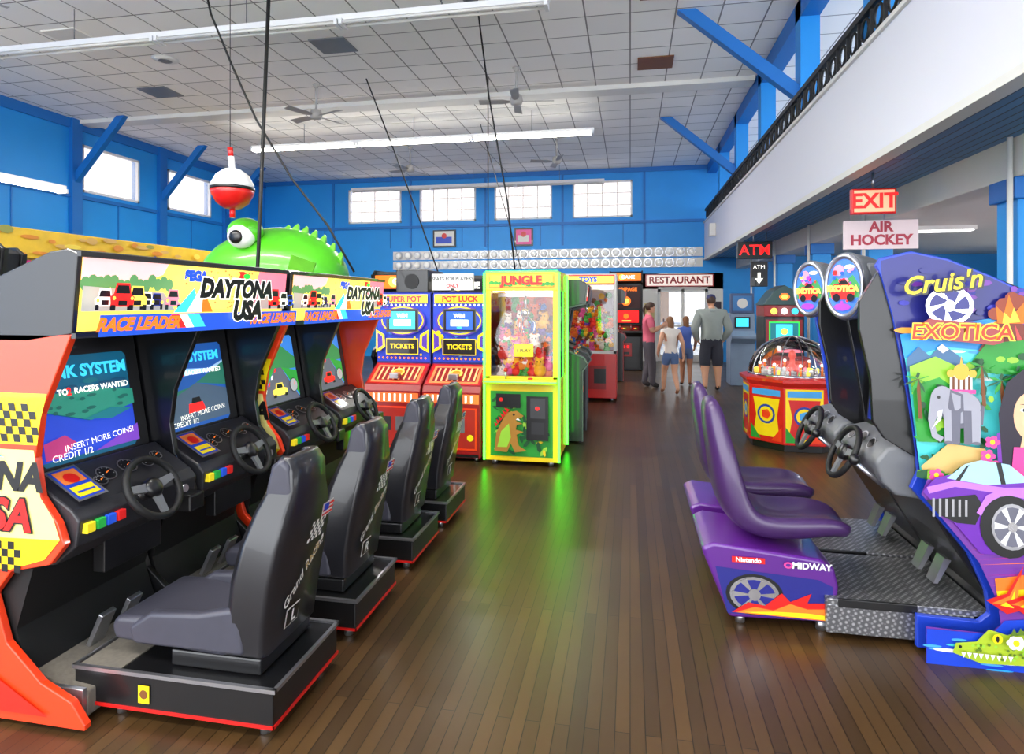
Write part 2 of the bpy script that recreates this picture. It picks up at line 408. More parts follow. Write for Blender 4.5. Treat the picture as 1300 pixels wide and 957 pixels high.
fixture('added_fluorescent_light',-8.5,-.9,3.3,5.02,True)  # lit row out of view, added to carry the near lamps
fixture('added_fluorescent_light',-8.5,-.9,-.5,5.02,True)  # unseen lit row behind the camera, added for light
fixture('added_fluorescent_light',5.2,8.4,-9.0,3.45,True,1,'y')
fanm=mat('fan_grey',(176,172,168),.5)
for x,y in ((-1.85,10),(-5.5,10.1),(-5.4,14.6),(-1.7,14.4),(-7.2,5.2)):
    g=G('ceiling_fan',(x,y,5),world=True); mb=MB()
    mb.cyl((x,y,5.1),(x,y,ZC),.02,fanm,seg=8); mb.lathe((x,y,4.92),(0,0,1),[(0,0),(.09,.02),(.11,.08),(.09,.17),(0,.2)],fanm,16)
    mb.lathe((x,y,ZC-.06),(0,0,1),[(.03,0),(.07,.06)],fanm,12)
    for i in range(4):
        a=.4+i*math.pi/2+x; c,s_=math.cos(a),math.sin(a)
        P=lambda r,w,zz:(x+c*r-s_*w,y+s_*r+c*w,4.98+zz)
        mb.loft([[P(.1,-.03,0),P(.1,.03,.01),P(.1,.03,.015),P(.1,-.03,.006)],[P(.22,-.06,-.01),P(.22,.06,.02),P(.22,.06,.027),P(.22,-.06,-.003)],[P(.62,-.07,-.01),P(.62,.07,.02),P(.62,.07,.027),P(.62,-.07,-.003)]],fanm,False)
    g.put('fan',mb)
def cable(nm,pts,r=.012):
    mb=MB(); mb.tube(pts,r,black2,seg=6); g=G(nm,pts[0],world=True); g.put('cord',mb)
cable('hanging_cable',[(-4.82,6.2,ZC),(-4.67,6.2,4.93),(-4.39,6.2,4.3),(-4.1,6.2,3.7),(-3.67,6.2,3.03),(-3.24,6.2,2.5),(-2.93,6.2,1.99)],.012)
cable('support_pole',[(-3.86,6.1,ZC),(-4.0,6.1,2.4),(-4.13,6.1,0)],.02)
cable('hanging_cable',[(-2.0,8,ZC),(-1.85,8,4.4),(-1.6,8,3.0),(-1.5,8,2.1)],.012)
cable('hanging_cable',[(-4.5,10,ZC),(-4.0,10,4.3),(-3.5,10,3.0),(-3.1,10,1.9)],.012)
cable('hanging_cable',[(-2.4,10.3,ZC),(-2.4,10.3,1.9)],.01)
cable('hanging_cable',[(-3.2,13,ZC),(-2.6,13,3.5),(-2.2,13,2.0)],.01)

# ---------- racing twin cabinets (left)
def steering(g,c,n,R,yc):
    c=Vector(c); n=Vector(n).normalized(); mb=MB()
    mb.torus(c,n,R,.016,black2); u,v,_=basis(n)
    for a in (math.pi*1.5,math.pi*.05,math.pi*.95):
        d=u*math.cos(a)+v*math.sin(a); e=n.cross(d)
        p=[c-n*.012+e*.022,c-n*.012-e*.022,c+n*.004-e*.022,c+n*.004+e*.022]
        q=[c+d*R-n*.008+e*.014,c+d*R-n*.008-e*.014,c+d*R+n*.006-e*.014,c+d*R+n*.006+e*.014]
        mb.loft([p,q],grey,False)
    mb.lathe(c-n*.02,n,[(.045,0),(.045,.025),(.03,.04),(0,.042)],black,20)
    mb.cyl(c-n*.2,c-n*.01,.035,black)
    g.put('steering_wheel',mb)
def racing(name,Y1,first):
    X0=-2.1; W=1.45
    g=G(name,(X0,Y1,0))
    prof=[(0,1.53),(-.05,1.42),(-.14,1.22),(-.165,1.05),(-.14,.9),(-.06,.80),(-.03,.72),(-.1,.64),(-.28,.6),(-.36,.5),(-.3,.32),(-.14,.18),(0,.12),(.06,.04),(.06,.02),(-.9,.02),(-.9,1.53)]
    g.prism('side_panel_near',prof,'y',0,.03,orange,.004); g.prism('side_panel_far',prof,'y',W-.03,W,orange if not first else black,.004)
    g.prism('partition',prof,'y',.71,.74,black,.004)
    A=Art(g,'side_art',(0,-.0005,0),(1,0,0),(0,0,1))
    A.P([(-.155,1.10),(-.8,1.10),(-.8,1.30),(-.11,1.30),(-.14,1.2)],yellow)
    A.P([(-.17,1.08),(-.8,1.08),(-.8,.6),(-.28,.61),(-.12,.66),(-.05,.74),(-.08,.82),(-.14,.9)],mat('side_cream',(250,232,140),.4,coat=.3))
    A.P([(-.8,.6),(-.28,.61),(-.12,.66),(-.05,.74),(-.8,.72)],yellow)
    A.checker(-.8,1.11,.03,22,5,black,-.006); A.checker(-.8,.60,.03,19,4,black)
    A.T('DAYTONA',-.5,.97,.15,black,shear=.2,offset=.007); A.T('USA',-.34,.82,.17,black,shear=.2,offset=.012); A.T('USA',-.34,.82,.17,red,shear=.2,offset=.006)
    A.P([(-.8,1.09),(-.3,1.05),(-.5,1.12)],lblue)
    A.P([(-.8,.5),(-.5,.45),(-.36,.2),(-.1,.06),(-.8,.06)],mat('side_deep_red',(214,36,20),.35,coat=.4))
    A.done()
    g.prism('header',[(0,1.53),(.03,1.84),(-.02,1.86),(-.1,1.85),(-.75,1.6),(-.8,1.5),(-.2,1.5)],'y',0,W,black,.006)
    v=Vector((.03,0,.31)).normalized()
    A=Art(g,'marquee',(0.001,0.02,1.53),(0,1,0),v); Lw=W-.04
    A.R(0,.01,Lw,.30,eY)
    A.P([(0,.09),(Lw,.09),(Lw,.3),(0,.3)],em('mq_yellow',(252,226,96),.75))
    A.P([(0,.2),(.3,.21),(.42,.25),(.45,.3),(0,.3)],em('mq_sky',(240,190,190),.7))
    for i in range(14): A.C(.02+i*.033,.2+random.uniform(-.01,.02),.025,em('mq_hill',(90,150,90),.5),.03,n=9)
    A.P([(.0,.09),(.5,.09),(.42,.17),(0,.19)],em('mq_road',(170,170,160),.5))
    A.P([(Lw,.09),(Lw-.35,.09),(Lw-.28,.3),(Lw,.3)],em('mq_pink',(240,120,140),.75))
    A.P([(Lw,.09),(Lw-.3,.09),(Lw-.28,.16),(Lw,.18)],MC['mq_road'])
    for i in range(60): A.C(.5+random.random()*.6,random.uniform(.1,.29),.01,em('mq_check',(226,130,60),.6),.007,n=4)
    for i,(cx,s2,c) in enumerate(((.33,.7,blue),(.27,.75,eW),(.05,.85,eW),(.41,.9,eP),(.2,1.0,eY),(.12,1.1,eR),(Lw-.06,.8,eB),(Lw-.14,.95,eW),(Lw-.24,1.1,eR))):
        b_=.1
        A.P([(cx-.05*s2,b_+.015),(cx-.055*s2,b_+.05*s2),(cx-.04*s2,b_+.06*s2),(cx-.03*s2,b_+.1*s2),(cx+.03*s2,b_+.1*s2),(cx+.04*s2,b_+.06*s2),(cx+.055*s2,b_+.05*s2),(cx+.05*s2,b_+.015)],c)
        A.P([(cx-.033*s2,b_+.062*s2),(cx-.025*s2,b_+.092*s2),(cx+.025*s2,b_+.092*s2),(cx+.033*s2,b_+.062*s2)],eK)
        A.R(cx-.05*s2,b_,cx-.03*s2,b_+.022,eK); A.R(cx+.03*s2,b_,cx+.05*s2,b_+.022,eK); A.R(cx-.02*s2,b_+.02,cx+.02*s2,b_+.04,eK); A.C(cx-.04*s2,b_+.045*s2,.008,eY,n=8); A.C(cx+.04*s2,b_+.045*s2,.008,eY,n=8)
    A.R(0,.0,Lw,.085,eB); A.P([(.42,.02),(.52,.02),(.47,.08),(.37,.08)],eR); A.P([(.47,.02),(.57,.02),(.52,.08),(.42,.08)],eW); A.P([(.52,.02),(.60,.02),(.55,.08),(.47,.08)],eC)
    A.P([(.38,.09),(.56,.09),(.5,.2)],eC); A.P([(.46,.09),(.6,.09),(.54,.2)],eW); A.P([(.56,.09),(.64,.09),(.56,.2)],eO)
    A.T('RACE LEADER',.2,.045,.07,eO,shear=.3,offset=.004); A.T('RACE LEADER',Lw-.25,.045,.07,eO,shear=.3,offset=.004)
    A.T('SEGA',.50,.255,.06,eB,offset=.006)
    A.T('DAYTONA',.82,.2,.118,eW,offset=.015,shear=.15); A.T('DAYTONA',.82,.2,.118,eK,offset=.008,shear=.15)
    A.T('USA',.9,.09,.13,eW,offset=.015,shear=.15); A.T('USA',.9,.09,.13,eK,offset=.009,shear=.15)
    A.C(.83,.277,.05,eR,.018); A.C(.87,.272,.03,eG,.014); A.C(.79,.277,.02,eY,.012)
    A.done()
    g.box('marquee_rim_top',(.025,0,1.83),(.045,W,1.85),black); g.box('marquee_rim_bottom',(0,0,1.515),(.02,W,1.535),black)
    g.box('rear_body',(-.9,.03,.02),(-.45,W-.03,1.5),black)
    for b,yc in enumerate((.375,1.085)):
        ya,yb=yc-.335,yc+.325
        g.prism('monitor_bezel',[(-.45,1.5),(-.37,1.5),(-.27,.93),(-.28,.6),(-.45,.6)],'y',ya,yb,black,.003)
        v=Vector((-.1,0,.57)).normalized(); O=Vector((-.268,yc,.935))+v*.03
        A=Art(g,'monitor_screen',O,(0,1,0),v)
        w=.25
        scr=[(-w,.02),(-w+.02,0),(w-.02,0),(w,.02),(w,.44),(w-.02,.46),(-w+.02,.46),(-w,.44)]
        A.P([(a_*1.08,(b_-.23)*1.1+.23) for a_,b_ in scr],mat('bezel_grey',(26,26,30),.5))
        if b==0 and first:
            A.P(scr,em('screen_teal',(14,84,112),.6)); A.P([(-w,.02),(w,.02),(w,.2),(0,.16),(-w,.24)],em('screen_blue',(34,64,180),.7))
            for i in range(16): A.C(random.uniform(-.2,.2),random.uniform(.2,.34),random.uniform(.02,.05),random.choice((em('screen_t2',(20,100,112),.6),em('screen_t3',(10,66,96),.6))),.012,n=8)
            A.P([(-w,.24),(0,.16),(w,.2),(w,.27),(.05,.3),(-w,.3)],em('screen_green',(40,130,110),.6)); A.P([(.0,.02),(w,.02),(w,.1)],em('screen_purple',(110,60,170),.7))
            for i in range(14): A.C(random.uniform(-.2,.2),random.uniform(.2,.28),random.uniform(.01,.03),em('screen_g3',(24,96,86),.5),.008,n=7)
            A.P([(-w,.1),(-.15,.12),(-.1,.08),(-.17,.03),(-w,.03)],em('screen_mag',(170,50,110),.6)); A.P([(-.05,.17),(.1,.2),(.22,.18),(.1,.15)],eT)
        elif first:
            A.P(scr,em('screen_sky',(30,84,160),.6)); A.P([(-w,.28),(-.1,.33),(.05,.29),(w,.35),(w,.3)],em('screen_cloud',(150,190,220),.6)); A.P([(-w,.02),(w,.02),(w,.18),(0,.24),(-w,.16)],em('screen_grey',(70,90,110),.6))
            A.P([(-w,.2),(-.05,.22),(w,.34),(w,.2),(0,.24),(-w,.16)],em('screen_green2',(40,110,90),.6)); A.P([(-.09,.08),(-.08,.13),(.03,.13),(.05,.08)],eR); A.P([(-.06,.13),(-.05,.16),(.01,.16),(.02,.13)],eK)
        else:
            A.P(scr,em('screen_sky2',(60,130,215),.7)); A.P([(-w,.3),(-.16,.36),(-.05,.31),(.08,.40),(w,.30),(w,.22),(-w,.22)],em('screen_hills',(60,140,80),.6)); A.P([(-w,.0),(w,.0),(.06,.24),(-.02,.24)],em('screen_tarmac',(96,98,112),.6)); A.P([(-w,.02),(-.02,.24),(-w,.2)],em('screen_grass',(50,160,60),.6)); A.P([(w,.02),(.06,.24),(w,.2)],MC['screen_grass'])
            for q in range(5): A.P([(-.22+q*.045,.03+q*.045),(-.2+q*.045,.035+q*.045),(-.19+q*.045,.06+q*.045),(-.21+q*.045,.055+q*.045)],eW if q%2 else eR)
            A.P([(-.08,.05),(-.09,.09),(-.05,.10),(-.04,.135),(.04,.135),(.05,.10),(.09,.09),(.08,.05)],eR if b else eY); A.P([(-.035,.1),(-.03,.128),(.03,.128),(.035,.1)],eK); A.R(-.085,.04,-.05,.06,eK); A.R(.05,.04,.085,.06,eK)
            A.T('POSITION 3/40',0,.42,.035,eY,offset=.001); A.T('TIME 45',-.14,.375,.04,eR,offset=.002); A.C(.17,.1,.05,eK); A.C(.17,.1,.045,em('screen_dial',(180,180,180),.5)); A.P([(.17,.1),(.19,.14),(.175,.1)],eR)
        if first:
            A.T('LINK SYSTEM',.0,.385,.074,eC,offset=.003); A.T('UP TO   RACERS WANTED',0,.30,.036,eW,offset=.0012); A.T('2',-.105,.3,.045,eR,offset=.002); A.T('INSERT MORE COINS!',0.02,.07,.038,eW,rot=.05)
            A.T('CREDIT 1/2',-.13,.03,.04,eW)
        A.done()
        g.prism('dashboard',[(-.28,.94),(-.24,.96),(-.04,.84),(-.005,.8),(-.02,.70),(-.12,.62),(-.28,.6)],'y',ya,yb,mat('dash_grey',(44,44,48),.4),.008)
        v=Vector((-.2,0,.12)).normalized()
        A=Art(g,'dash_gauges',(-.04,yc,.841),(0,1,0),v)
        for gx,gy,r in ((-.06,.13,.045),(.05,.13,.045),(-.13,.09,.03),(.13,.1,.03),(.2,.12,.03)):
            A.C(gx,gy,r,silver); A.C(gx,gy,r*.86,black); A.P([(gx,gy-.002),(gx+r*.7,gy+r*.3),(gx,gy+.004)],eO)
            for q in range(7):
                t=-.4+q*.65; A.C(gx+r*.68*math.cos(t),gy+r*.68*math.sin(t),.003,white,n=4)
        A.R(-.32,.0,-.18,.2,silver); A.R(-.31,.01,-.19,.19,blue); A.R(-.3,.1,-.2,.18,mat('card_orange',(226,120,50),.4)); A.R(-.3,.02,-.2,.08,yellow); A.C(-.25,.13,.03,red); A.R(-.29,.04,-.21,.05,blue)
        A.done()
        mb=MB()
        for q,c in enumerate((yellow,green,blue,red)):
            mb.box((-.02,ya+.02+q*.05,.745),(.012,ya+.06+q*.05,.785),mat('btn%d'%q,((250,220,40),(40,170,70),(40,90,220),(230,40,40))[q],.3,emit=.15))
        g.put('view_buttons',mb,.003)
        g.box('coin_panel',(-.16,yc-.12,.5),(-.1,yc+.2,.64),black,.005)
        steering(g,(.035,yc,.84),(.86,0,.5),.135,yc)
        g.cyl('ignition_key',(-.03,yc+.22,.76),(.02,yc+.22,.77),.018,silver)
        g.box('gear_shifter_box',(-.1,yc+.2,.66),(.06,yc+.3,.74),black,.01)
        g.prism('foot_well',[(-.45,.6),(-.22,.6),(-.3,.35),(-.22,.12),(-.45,.12)],'y',ya,yb,black2)
        mb=MB()
        for py in (-.1,.05): mb.prism([(-.22,.16),(-.2,.155),(-.13,.3),(-.15,.31)],'y',yc+py,yc+py+.075,silver)
        g.put('pedals',mb,.003)
        g.prism('floor_tray',[(-.45,.02),(.0,.02),(.0,.12),(-.1,.13),(-.3,.2),(-.45,.2)],'y',ya+.03,yb-.03,mat('tray_carpet',(112,106,96),.8,scale=60,var=.3),.006)
        g.box('tray_edge',(-.3,ya+.01,.02),(.0,ya+.03,.14),silver,.003)
        ca,cb=yc-.265,yc+.25
        g.box('seat_base',(-.1,ca,.045),(.78,cb,.185),black,.006)
        g.box('base_carpet',(-.09,ca+.02,.185),(.1,cb-.02,.19),MC['tray_carpet'])
        mb=MB()
        mb.box((-.11,ca-.004,.18),(.79,ca+.012,.195),silver); mb.box((-.11,cb-.012,.18),(.79,cb+.004,.195),silver); mb.box((.775,ca,.18),(.79,cb,.195),silver); mb.box((-.11,ca,.18),(-.1,cb,.195),silver)
        g.put('base_metal_edge',mb)
        mb=MB(); mb.box((-.1,ca-.004,.045),(.785,ca,.058),red); mb.box((.78,ca-.004,.045),(.785,cb+.004,.058),red); g.put('base_red_stripe',mb)
        mb=MB()
        for fx in (.08,.72):
            for fy in (ca+.05,cb-.05): mb.cyl((fx,fy,0),(fx,fy,.05),.022,silver,seg=10)
        for fy in (.12,W-.12,W/2): mb.cyl((-.8,fy,0),(-.8,fy,.03),.03,silver,seg=10)
        g.put('levelling_feet',mb)
        g.box('seat_plinth',(.28,yc-.19,.19),(.68,yc+.19,.255),black,.008)
        g.prism('seat_cushion',[(.02,.27),(.0,.33),(.03,.37),(.2,.375),(.42,.345),(.6,.36),(.66,.27),(.5,.25)],'y',yc-.2,yc+.2,dgrey,.025,4)
        for sy in (-.215,.165): g.prism('cushion_bolster',[(.12,.27),(.1,.34),(.2,.405),(.42,.42),(.6,.46),(.62,.27)],'y',yc+sy,yc+sy+.05,dgrey,.02,3)
        bp=[(.5,.34),(.56,.5),(.62,.7),(.665,.9),(.69,1.0),(.73,1.03),(.77,1.0),(.785,.86),(.75,.65),(.71,.45),(.68,.27),(.56,.26)]
        g.prism('seat_back',bp,'y',yc-.14,yc+.14,dgrey,.02,4)
        mb=MB(); secs=[]
        for (z,xf,xr,hw) in ((.26,.5,.705,.2),(.4,.53,.72,.215),(.55,.55,.745,.22),(.7,.585,.775,.21),(.82,.62,.79,.175),(.9,.65,.8,.135),(.98,.67,.8,.13),(1.03,.7,.775,.115)):
            secs.append([(xf+.03,yc-hw,z),(xr-.02,yc-hw,z),(xr,yc-hw+.03,z),(xr,yc+hw-.03,z),(xr-.02,yc+hw,z),(xf+.03,yc+hw,z),(xf-.01 if hw>.18 else xf,yc+hw-.04,z),(xf+.04,yc+hw*.6,z),(xf+.04,yc-hw*.6,z),(xf-.01 if hw>.18 else xf,yc-hw+.04,z)])
        mb.loft(secs,seatblk,False); g.put('seat_shell',mb,.012,3)
        vv=Vector((.055,0,.3)).normalized()
        A=Art(g,'seat_rear_print',(.748,yc,.5),(0,1,0),vv,step=.002)
        gold=mat('gold',(190,160,90),.4)
        A.T('Grand Racing',-.0,.03,.06,offw,rot=.7,shear=.3,offset=.001); A.T('RACE',.05,.08,.045,gold,rot=.7)
        A.checker(-.03,.16,.016,7,5,offw,.006)
        A.R(.06,.24,.15,.3,offw)
        for q in range(3): A.R(.06,.245+q*.02,.15,.254+q*.02,red)
        A.R(.06,.27,.1,.3,blue)
        A.R(-.13,-.15,-.03,-.07,offw); A.R(-.125,-.145,-.035,-.075,black); A.T('L' if b==0 else 'R',-.08,-.11,.07,offw,offset=.002)
        A.done()
        A=Art(g,'base_sticker',(.2,ca-.005,.1),(1,0,0),(0,0,1)); A.R(0,-.02,.05,.05,yellow); A.C(.025,.015,.018,brownp); A.done()
racing('racing_arcade_machine',1.99,True)
racing('racing_arcade_machine',3.50,False)
# ---------- right twin racer
def racer_right():
    Y0=3.22; g=G('racing_arcade_machine',(1.2,Y0,0),world=True)
    CX=lambda x:1.15+(x-1110)*.0033
    CZ=lambda y:1.65-(y-385)*.0037
    out=[(1118,326),(1158,318),(1205,328),(1260,350),(1310,374),(1400,410),(1400,835),(1166,835),(1166,784),(1245,786),(1258,775),(1254,748),(1232,702),(1190,655),(1158,622),(1168,600),(1160,540),(1148,470),(1134,400),(1120,352),(1112,336)]
    op=[(CX(a),max(.02,CZ(b))) for a,b in out]
    W=1.3
    g.prism('side_panel_near',op,'y',Y0,Y0+.03,blue,.004); g.prism('side_panel_far',op,'y',Y0+W-.03,Y0+W,blue,.004)
    g.prism('center_panel',op,'y',Y0+.635,Y0+.665,black,.004)
    A=Art(g,'side_art',(1.15,Y0-.0005,1.65),(1,0,0),(0,0,1),.0033,-.0037,1110,385,step=.0003)
    navy=mat('art_navy',(26,30,120),.4,coat=.3); violet=mat('art_violet',(116,42,165),.4,coat=.3); teal=mat('art_teal',(70,200,200),.4,coat=.3)
    A.P([(1118,330),(1158,321),(1205,331),(1260,353),(1310,377),(1400,412),(1400,640),(1168,600),(1160,540),(1148,470),(1134,400),(1120,352)],navy)
    R0=random.Random(5)
    for i in range(40):
        x=R0.uniform(1140,1395); y=R0.uniform(max(340,345+(x-1200)*.25),400); A.C(x,y,R0.uniform(4,14),R0.choice((violet,mat('art_indigo',(50,50,170),.4),navy)),R0.uniform(2,5),n=8)
    A.P([(1145,440),(1142,425),(1200,412),(1250,405),(1400,385),(1400,435),(1260,448),(1200,445),(1148,456)],mat('art_aqua',(40,150,225),.4))
    for i in range(10): A.C(1150+i*25,R0.uniform(405,425),16,R0.choice((mat('art_glow',(255,170,70),.4),pink,violet)),4,n=10)
    A.P([(1150,468),(1148,455),(1200,440),(1260,445),(1400,430),(1400,600),(1168,600),(1160,540)],teal)
    for i in range(18): A.C(R0.uniform(1150,1390),R0.uniform(445,480),R0.uniform(6,16),R0.choice((lblue,white,teal)),2,n=8)
    A.P([(1150,455),(1165,440),(1180,452),(1195,436),(1222,455),(1222,470),(1150,472)],mat('art_mtn',(70,110,150),.4)); A.P([(1188,442),(1195,436),(1204,443),(1196,448)],white)
    A.P([(1240,445),(1265,408),(1290,404),(1325,445)],mat('art_volcano',(130,64,54),.5)); A.P([(1262,412),(1275,418),(1268,440),(1258,438)],mat('art_lava',(250,120,30),.5)); A.P([(1285,410),(1292,425),(1300,440),(1290,440)],red)
    for a_,b_,r in ((1262,398,10),(1274,388,13),(1290,384,12),(1302,392,11),(1282,378,9)): A.C(a_,b_,r,mat('art_smoke',(150,70,50),.5),r*.8,n=9)
    lava=MC['art_lava']
    A.P([(1264,410),(1262,388),(1272,398),(1278,374),(1286,396),(1298,382),(1298,410)],lava); A.P([(1270,410),(1272,396),(1280,404),(1284,390),(1292,408)],yellow)
    A.P([(1222,470),(1250,435),(1300,430),(1340,430),(1400,480)],green)
    for i in range(26): A.C(R0.uniform(1228,1390),R0.uniform(445,480),R0.uniform(5,10),R0.choice((dgreen,lgreen,green)),R0.uniform(3,6),n=7)
    A.P([(1155,500),(1152,465),(1185,452),(1215,465),(1232,490),(1225,520)],lgreen)
    A.P([(1158,520),(1155,490),(1190,478),(1215,495),(1240,520),(1235,560),(1162,560)],green)
    for i in range(46): A.C(R0.uniform(1160,1255),R0.uniform(485,600),R0.uniform(4,10),R0.choice((dgreen,lgreen,green,dgreen)),R0.uniform(2,5),n=6,rot=R0.uniform(0,3))
    A.P([(1165,590),(1200,560),(1245,565),(1262,590),(1262,600),(1168,600)],mat('art_sand',(215,180,110),.4))
    for x,y in ((1265,480),(1285,470),(1240,462),(1160,480)):
        A.P([(x-2,y),(x+2,y),(x+6,y+50),(x+1,y+50)],brownp)
        for q in range(7):
            a=q*math.pi/3.5+.2; A.P([(x,y),(x+12*math.cos(a)-3*math.sin(a),y+9*math.sin(a)+2),(x+20*math.cos(a),y+14*math.sin(a)+5),(x+10*math.cos(a)+3*math.sin(a),y+7*math.sin(a)+4)],dgreen if q%2 else green)
    A.R(1200,470,1228,495,offw)
    for q in range(4): A.R(1203+q*6.5,476,1206+q*6.5,494,brownp)
    A.C(1214,470,10,mat('art_gold',(235,175,60),.4)); A.C(1201,472,5,MC['art_gold']); A.C(1228,472,5,MC['art_gold']); A.P([(1212,462),(1216,462),(1214,450)],MC['art_gold']); A.R(1196,492,1232,497,pink)
    eg=mat('art_elephant',(160,160,172),.5); eg2=mat('art_elephant_dark',(104,104,118),.5)
    A.C(1214,517,26,eg2,23); A.C(1213,514,25,eg,20); A.C(1190,505,15,eg,17); A.P([(1200,492),(1216,498),(1217,518),(1206,526),(1197,515)],eg2); A.P([(1201,496),(1213,500),(1213,515),(1206,520)],eg)
    A.P([(1175,503),(1188,498),(1186,520),(1180,535),(1184,548),(1192,552),(1188,558),(1177,552),(1172,530)],eg)
    for x,m_ in ((1198,eg),(1207,eg2),(1222,eg2),(1232,eg)): A.P([(x-6,518),(x+6,518),(x+5,558),(x-5,558)],m_); A.C(x,558,5.5,eg2,2)
    A.P([(1183,520),(1190,517),(1188,530),(1176,542),(1184,528)],white); A.C(1185,502,2,black); A.P([(1238,510),(1242,512),(1240,535),(1238,535)],eg2)
    for i in range(16): A.C(1162+i*6.5,600+R0.uniform(-5,3),R0.uniform(6,10),R0.choice((dgreen,green,lgreen)),R0.uniform(4,8),n=5,rot=R0.uniform(0,3))
    hr=mat('art_hair',(30,18,40),.4); sk_=mat('art_skin',(240,185,145),.5)
    A.P([(1258,600),(1256,545),(1270,535),(1400,530),(1400,640)],violet)
    A.P([(1264,600),(1258,520),(1268,482),(1292,462),(1340,462),(1400,470),(1400,620)],hr)
    A.C(1296,522,20,sk_,29); A.P([(1288,542),(1308,542),(1325,600),(1276,600)],sk_)
    for ex in (1289,1305): A.C(ex,515,5,white,2.4); A.C(ex,515,2.2,black); A.P([(ex-6,508),(ex+5,507),(ex+5,509)],hr)
    A.C(1296,538,7,red,3); A.P([(1295,519),(1300,529),(1294,529)],mat('art_skin2',(215,150,110),.5))
    A.P([(1276,560),(1330,560),(1335,610),(1272,605)],pink)
    for x,y in ((1250,555),(1252,585),(1244,572),(1180,598),(1200,604)):
        for q in range(5): A.C(x+6*math.cos(q*1.257),y+5*math.sin(q*1.257),4,pink,3.4,n=8)
        A.C(x,y,3,yellow)
    A.C(1196,388,30,chrome,24); A.C(1196,388,25,navy,19)
    for q in range(5):
        a=q*2*math.pi/5+.3; A.P([(1196+5*math.cos(a+1),388+5*math.sin(a+1)),(1196+27*math.cos(a-.12),388+21*math.sin(a-.12)),(1196+27*math.cos(a+.25),388+21*math.sin(a+.25))],chrome)
    A.C(1196,388,7,chrome)
    A.T('Cruis\'n',1186,361,.115,black,shear=.3,rot=.12,offset=.007); A.T('Cruis\'n',1185,360,.115,yellow,shear=.3,rot=.12,offset=.002)
    A.P([(1158,412),(1170,404),(1255,412),(1262,432),(1250,436),(1160,428)],dred)
    A.T('EXOTICA',1210,421,.098,mat('art_logo_yellow',(255,214,60),.4,emit=.15),offset=.007,shear=.1); A.T('EXOTICA',1210,421,.098,mat('art_logo_red',(226,60,24),.4,emit=.1),offset=.0015,shear=.1)
    A.P([(1160,622),(1168,603),(1400,640),(1400,835),(1166,835),(1166,786),(1245,788),(1258,775),(1254,748),(1232,702),(1190,655)],mat('art_road',(110,50,150),.4,coat=.3))
    for i in range(14): A.P([(1215+i*3,675+i*6),(1400,640+i*9),(1400,643+i*9)],R0.choice((pink,lava,violet,mat('art_mag',(200,40,140),.4))))
    A.P([(1250,720),(1400,690),(1400,780),(1254,748)],lava); A.P([(1252,735),(1400,715),(1400,750),(1254,745)],yellow)
    A.P([(1166,788),(1246,788),(1262,770),(1400,750),(1400,835),(1166,835)],mat('art_water',(22,64,196),.35,coat=.3))
    for i in range(26): A.C(R0.uniform(1172,1390),R0.uniform(795,830),R0.uniform(8,20),R0.choice((lblue,teal,MC['art_aqua'],white)),R0.uniform(1,2.5),n=10)
    cp=mat('art_car',(104,32,166),.3,coat=.5); cp2=mat('art_car_light',(190,120,230),.3,coat=.5)
    A.P([(1160,618),(1176,600),(1200,594),(1235,594),(1262,600),(1300,598),(1400,588),(1400,690),(1290,692),(1250,690),(1232,690),(1200,655)],cp)
    A.P([(1190,600),(1212,582),(1232,576),(1266,580),(1292,600),(1240,606)],mat('art_windshield',(170,215,240),.2)); A.P([(1214,584),(1218,582),(1206,603),(1200,603)],black); A.P([(1250,578),(1256,578),(1262,604),(1256,604)],black)
    A.P([(1165,612),(1200,602),(1260,608),(1400,600),(1400,606),(1260,616),(1200,610),(1168,620)],cp2); A.P([(1262,622),(1400,618),(1400,624),(1270,630)],cp2)
    A.P([(1164,628),(1225,618),(1235,632),(1225,655),(1202,654),(1180,645)],black)
    for q in range(6): A.R(1172+q*8,625,1175+q*8,648-q*.5,silver)
    A.P([(1226,640),(1238,618),(1262,608),(1288,612),(1308,630),(1314,660),(1306,660),(1300,636),(1284,620),(1262,617),(1244,625),(1234,645)],cp2)
    A.C(1266,655,36,black,38); A.C(1269,655,25,silver,28); A.C(1269,655,22,eg2,24)
    for q in range(6):
        a=q*math.pi/3; A.P([(1269,655),(1269+22*math.cos(a-.15),655+25*math.sin(a-.15)),(1269+22*math.cos(a+.2),655+25*math.sin(a+.2))],white)
    A.C(1269,655,6,chrome)
    for x in (1262,1285,1310): A.P([(x-25,745),(x,735),(x+20,700),(x+10,740),(x+30,750),(x,760)],red); A.P([(x-18,748),(x+3,738),(x+16,712),(x+12,750)],lava); A.P([(x-8,750),(x+5,742),(x+10,728),(x+8,752)],yellow)
    ag=mat('art_gator',(165,190,40),.5); ag2=mat('art_gator_dark',(90,120,30),.5)
    A.P([(1196,812),(1200,800),(1225,796),(1240,780),(1262,785),(1290,775),(1320,765),(1400,760),(1400,815),(1290,820),(1230,822)],ag)
    for i in range(60): A.C(R0.uniform(1215,1390),R0.uniform(798,814),2.2,R0.choice((ag2,lgreen,ag2)),1.8,n=6)
    for i in range(16): A.P([(1262+i*8,784-i*1.4),(1267+i*8,774-i*1.4),(1272+i*8,782-i*1.4)],ag2)
    A.C(1247,788,6,yellow); A.C(1247,788,2,black,4); A.C(1202,801,2,black)
    for i in range(9): A.P([(1203+i*7,807),(1206+i*7,814),(1209+i*7,807)],white)
    for x,y in ((1290,742),(1268,790)):
        for q in range(6): A.C(x+7*math.cos(q*1.05),y+5*math.sin(q*1.05),5,white,4,n=8)
        A.C(x,y,4,yellow)
    A.done()
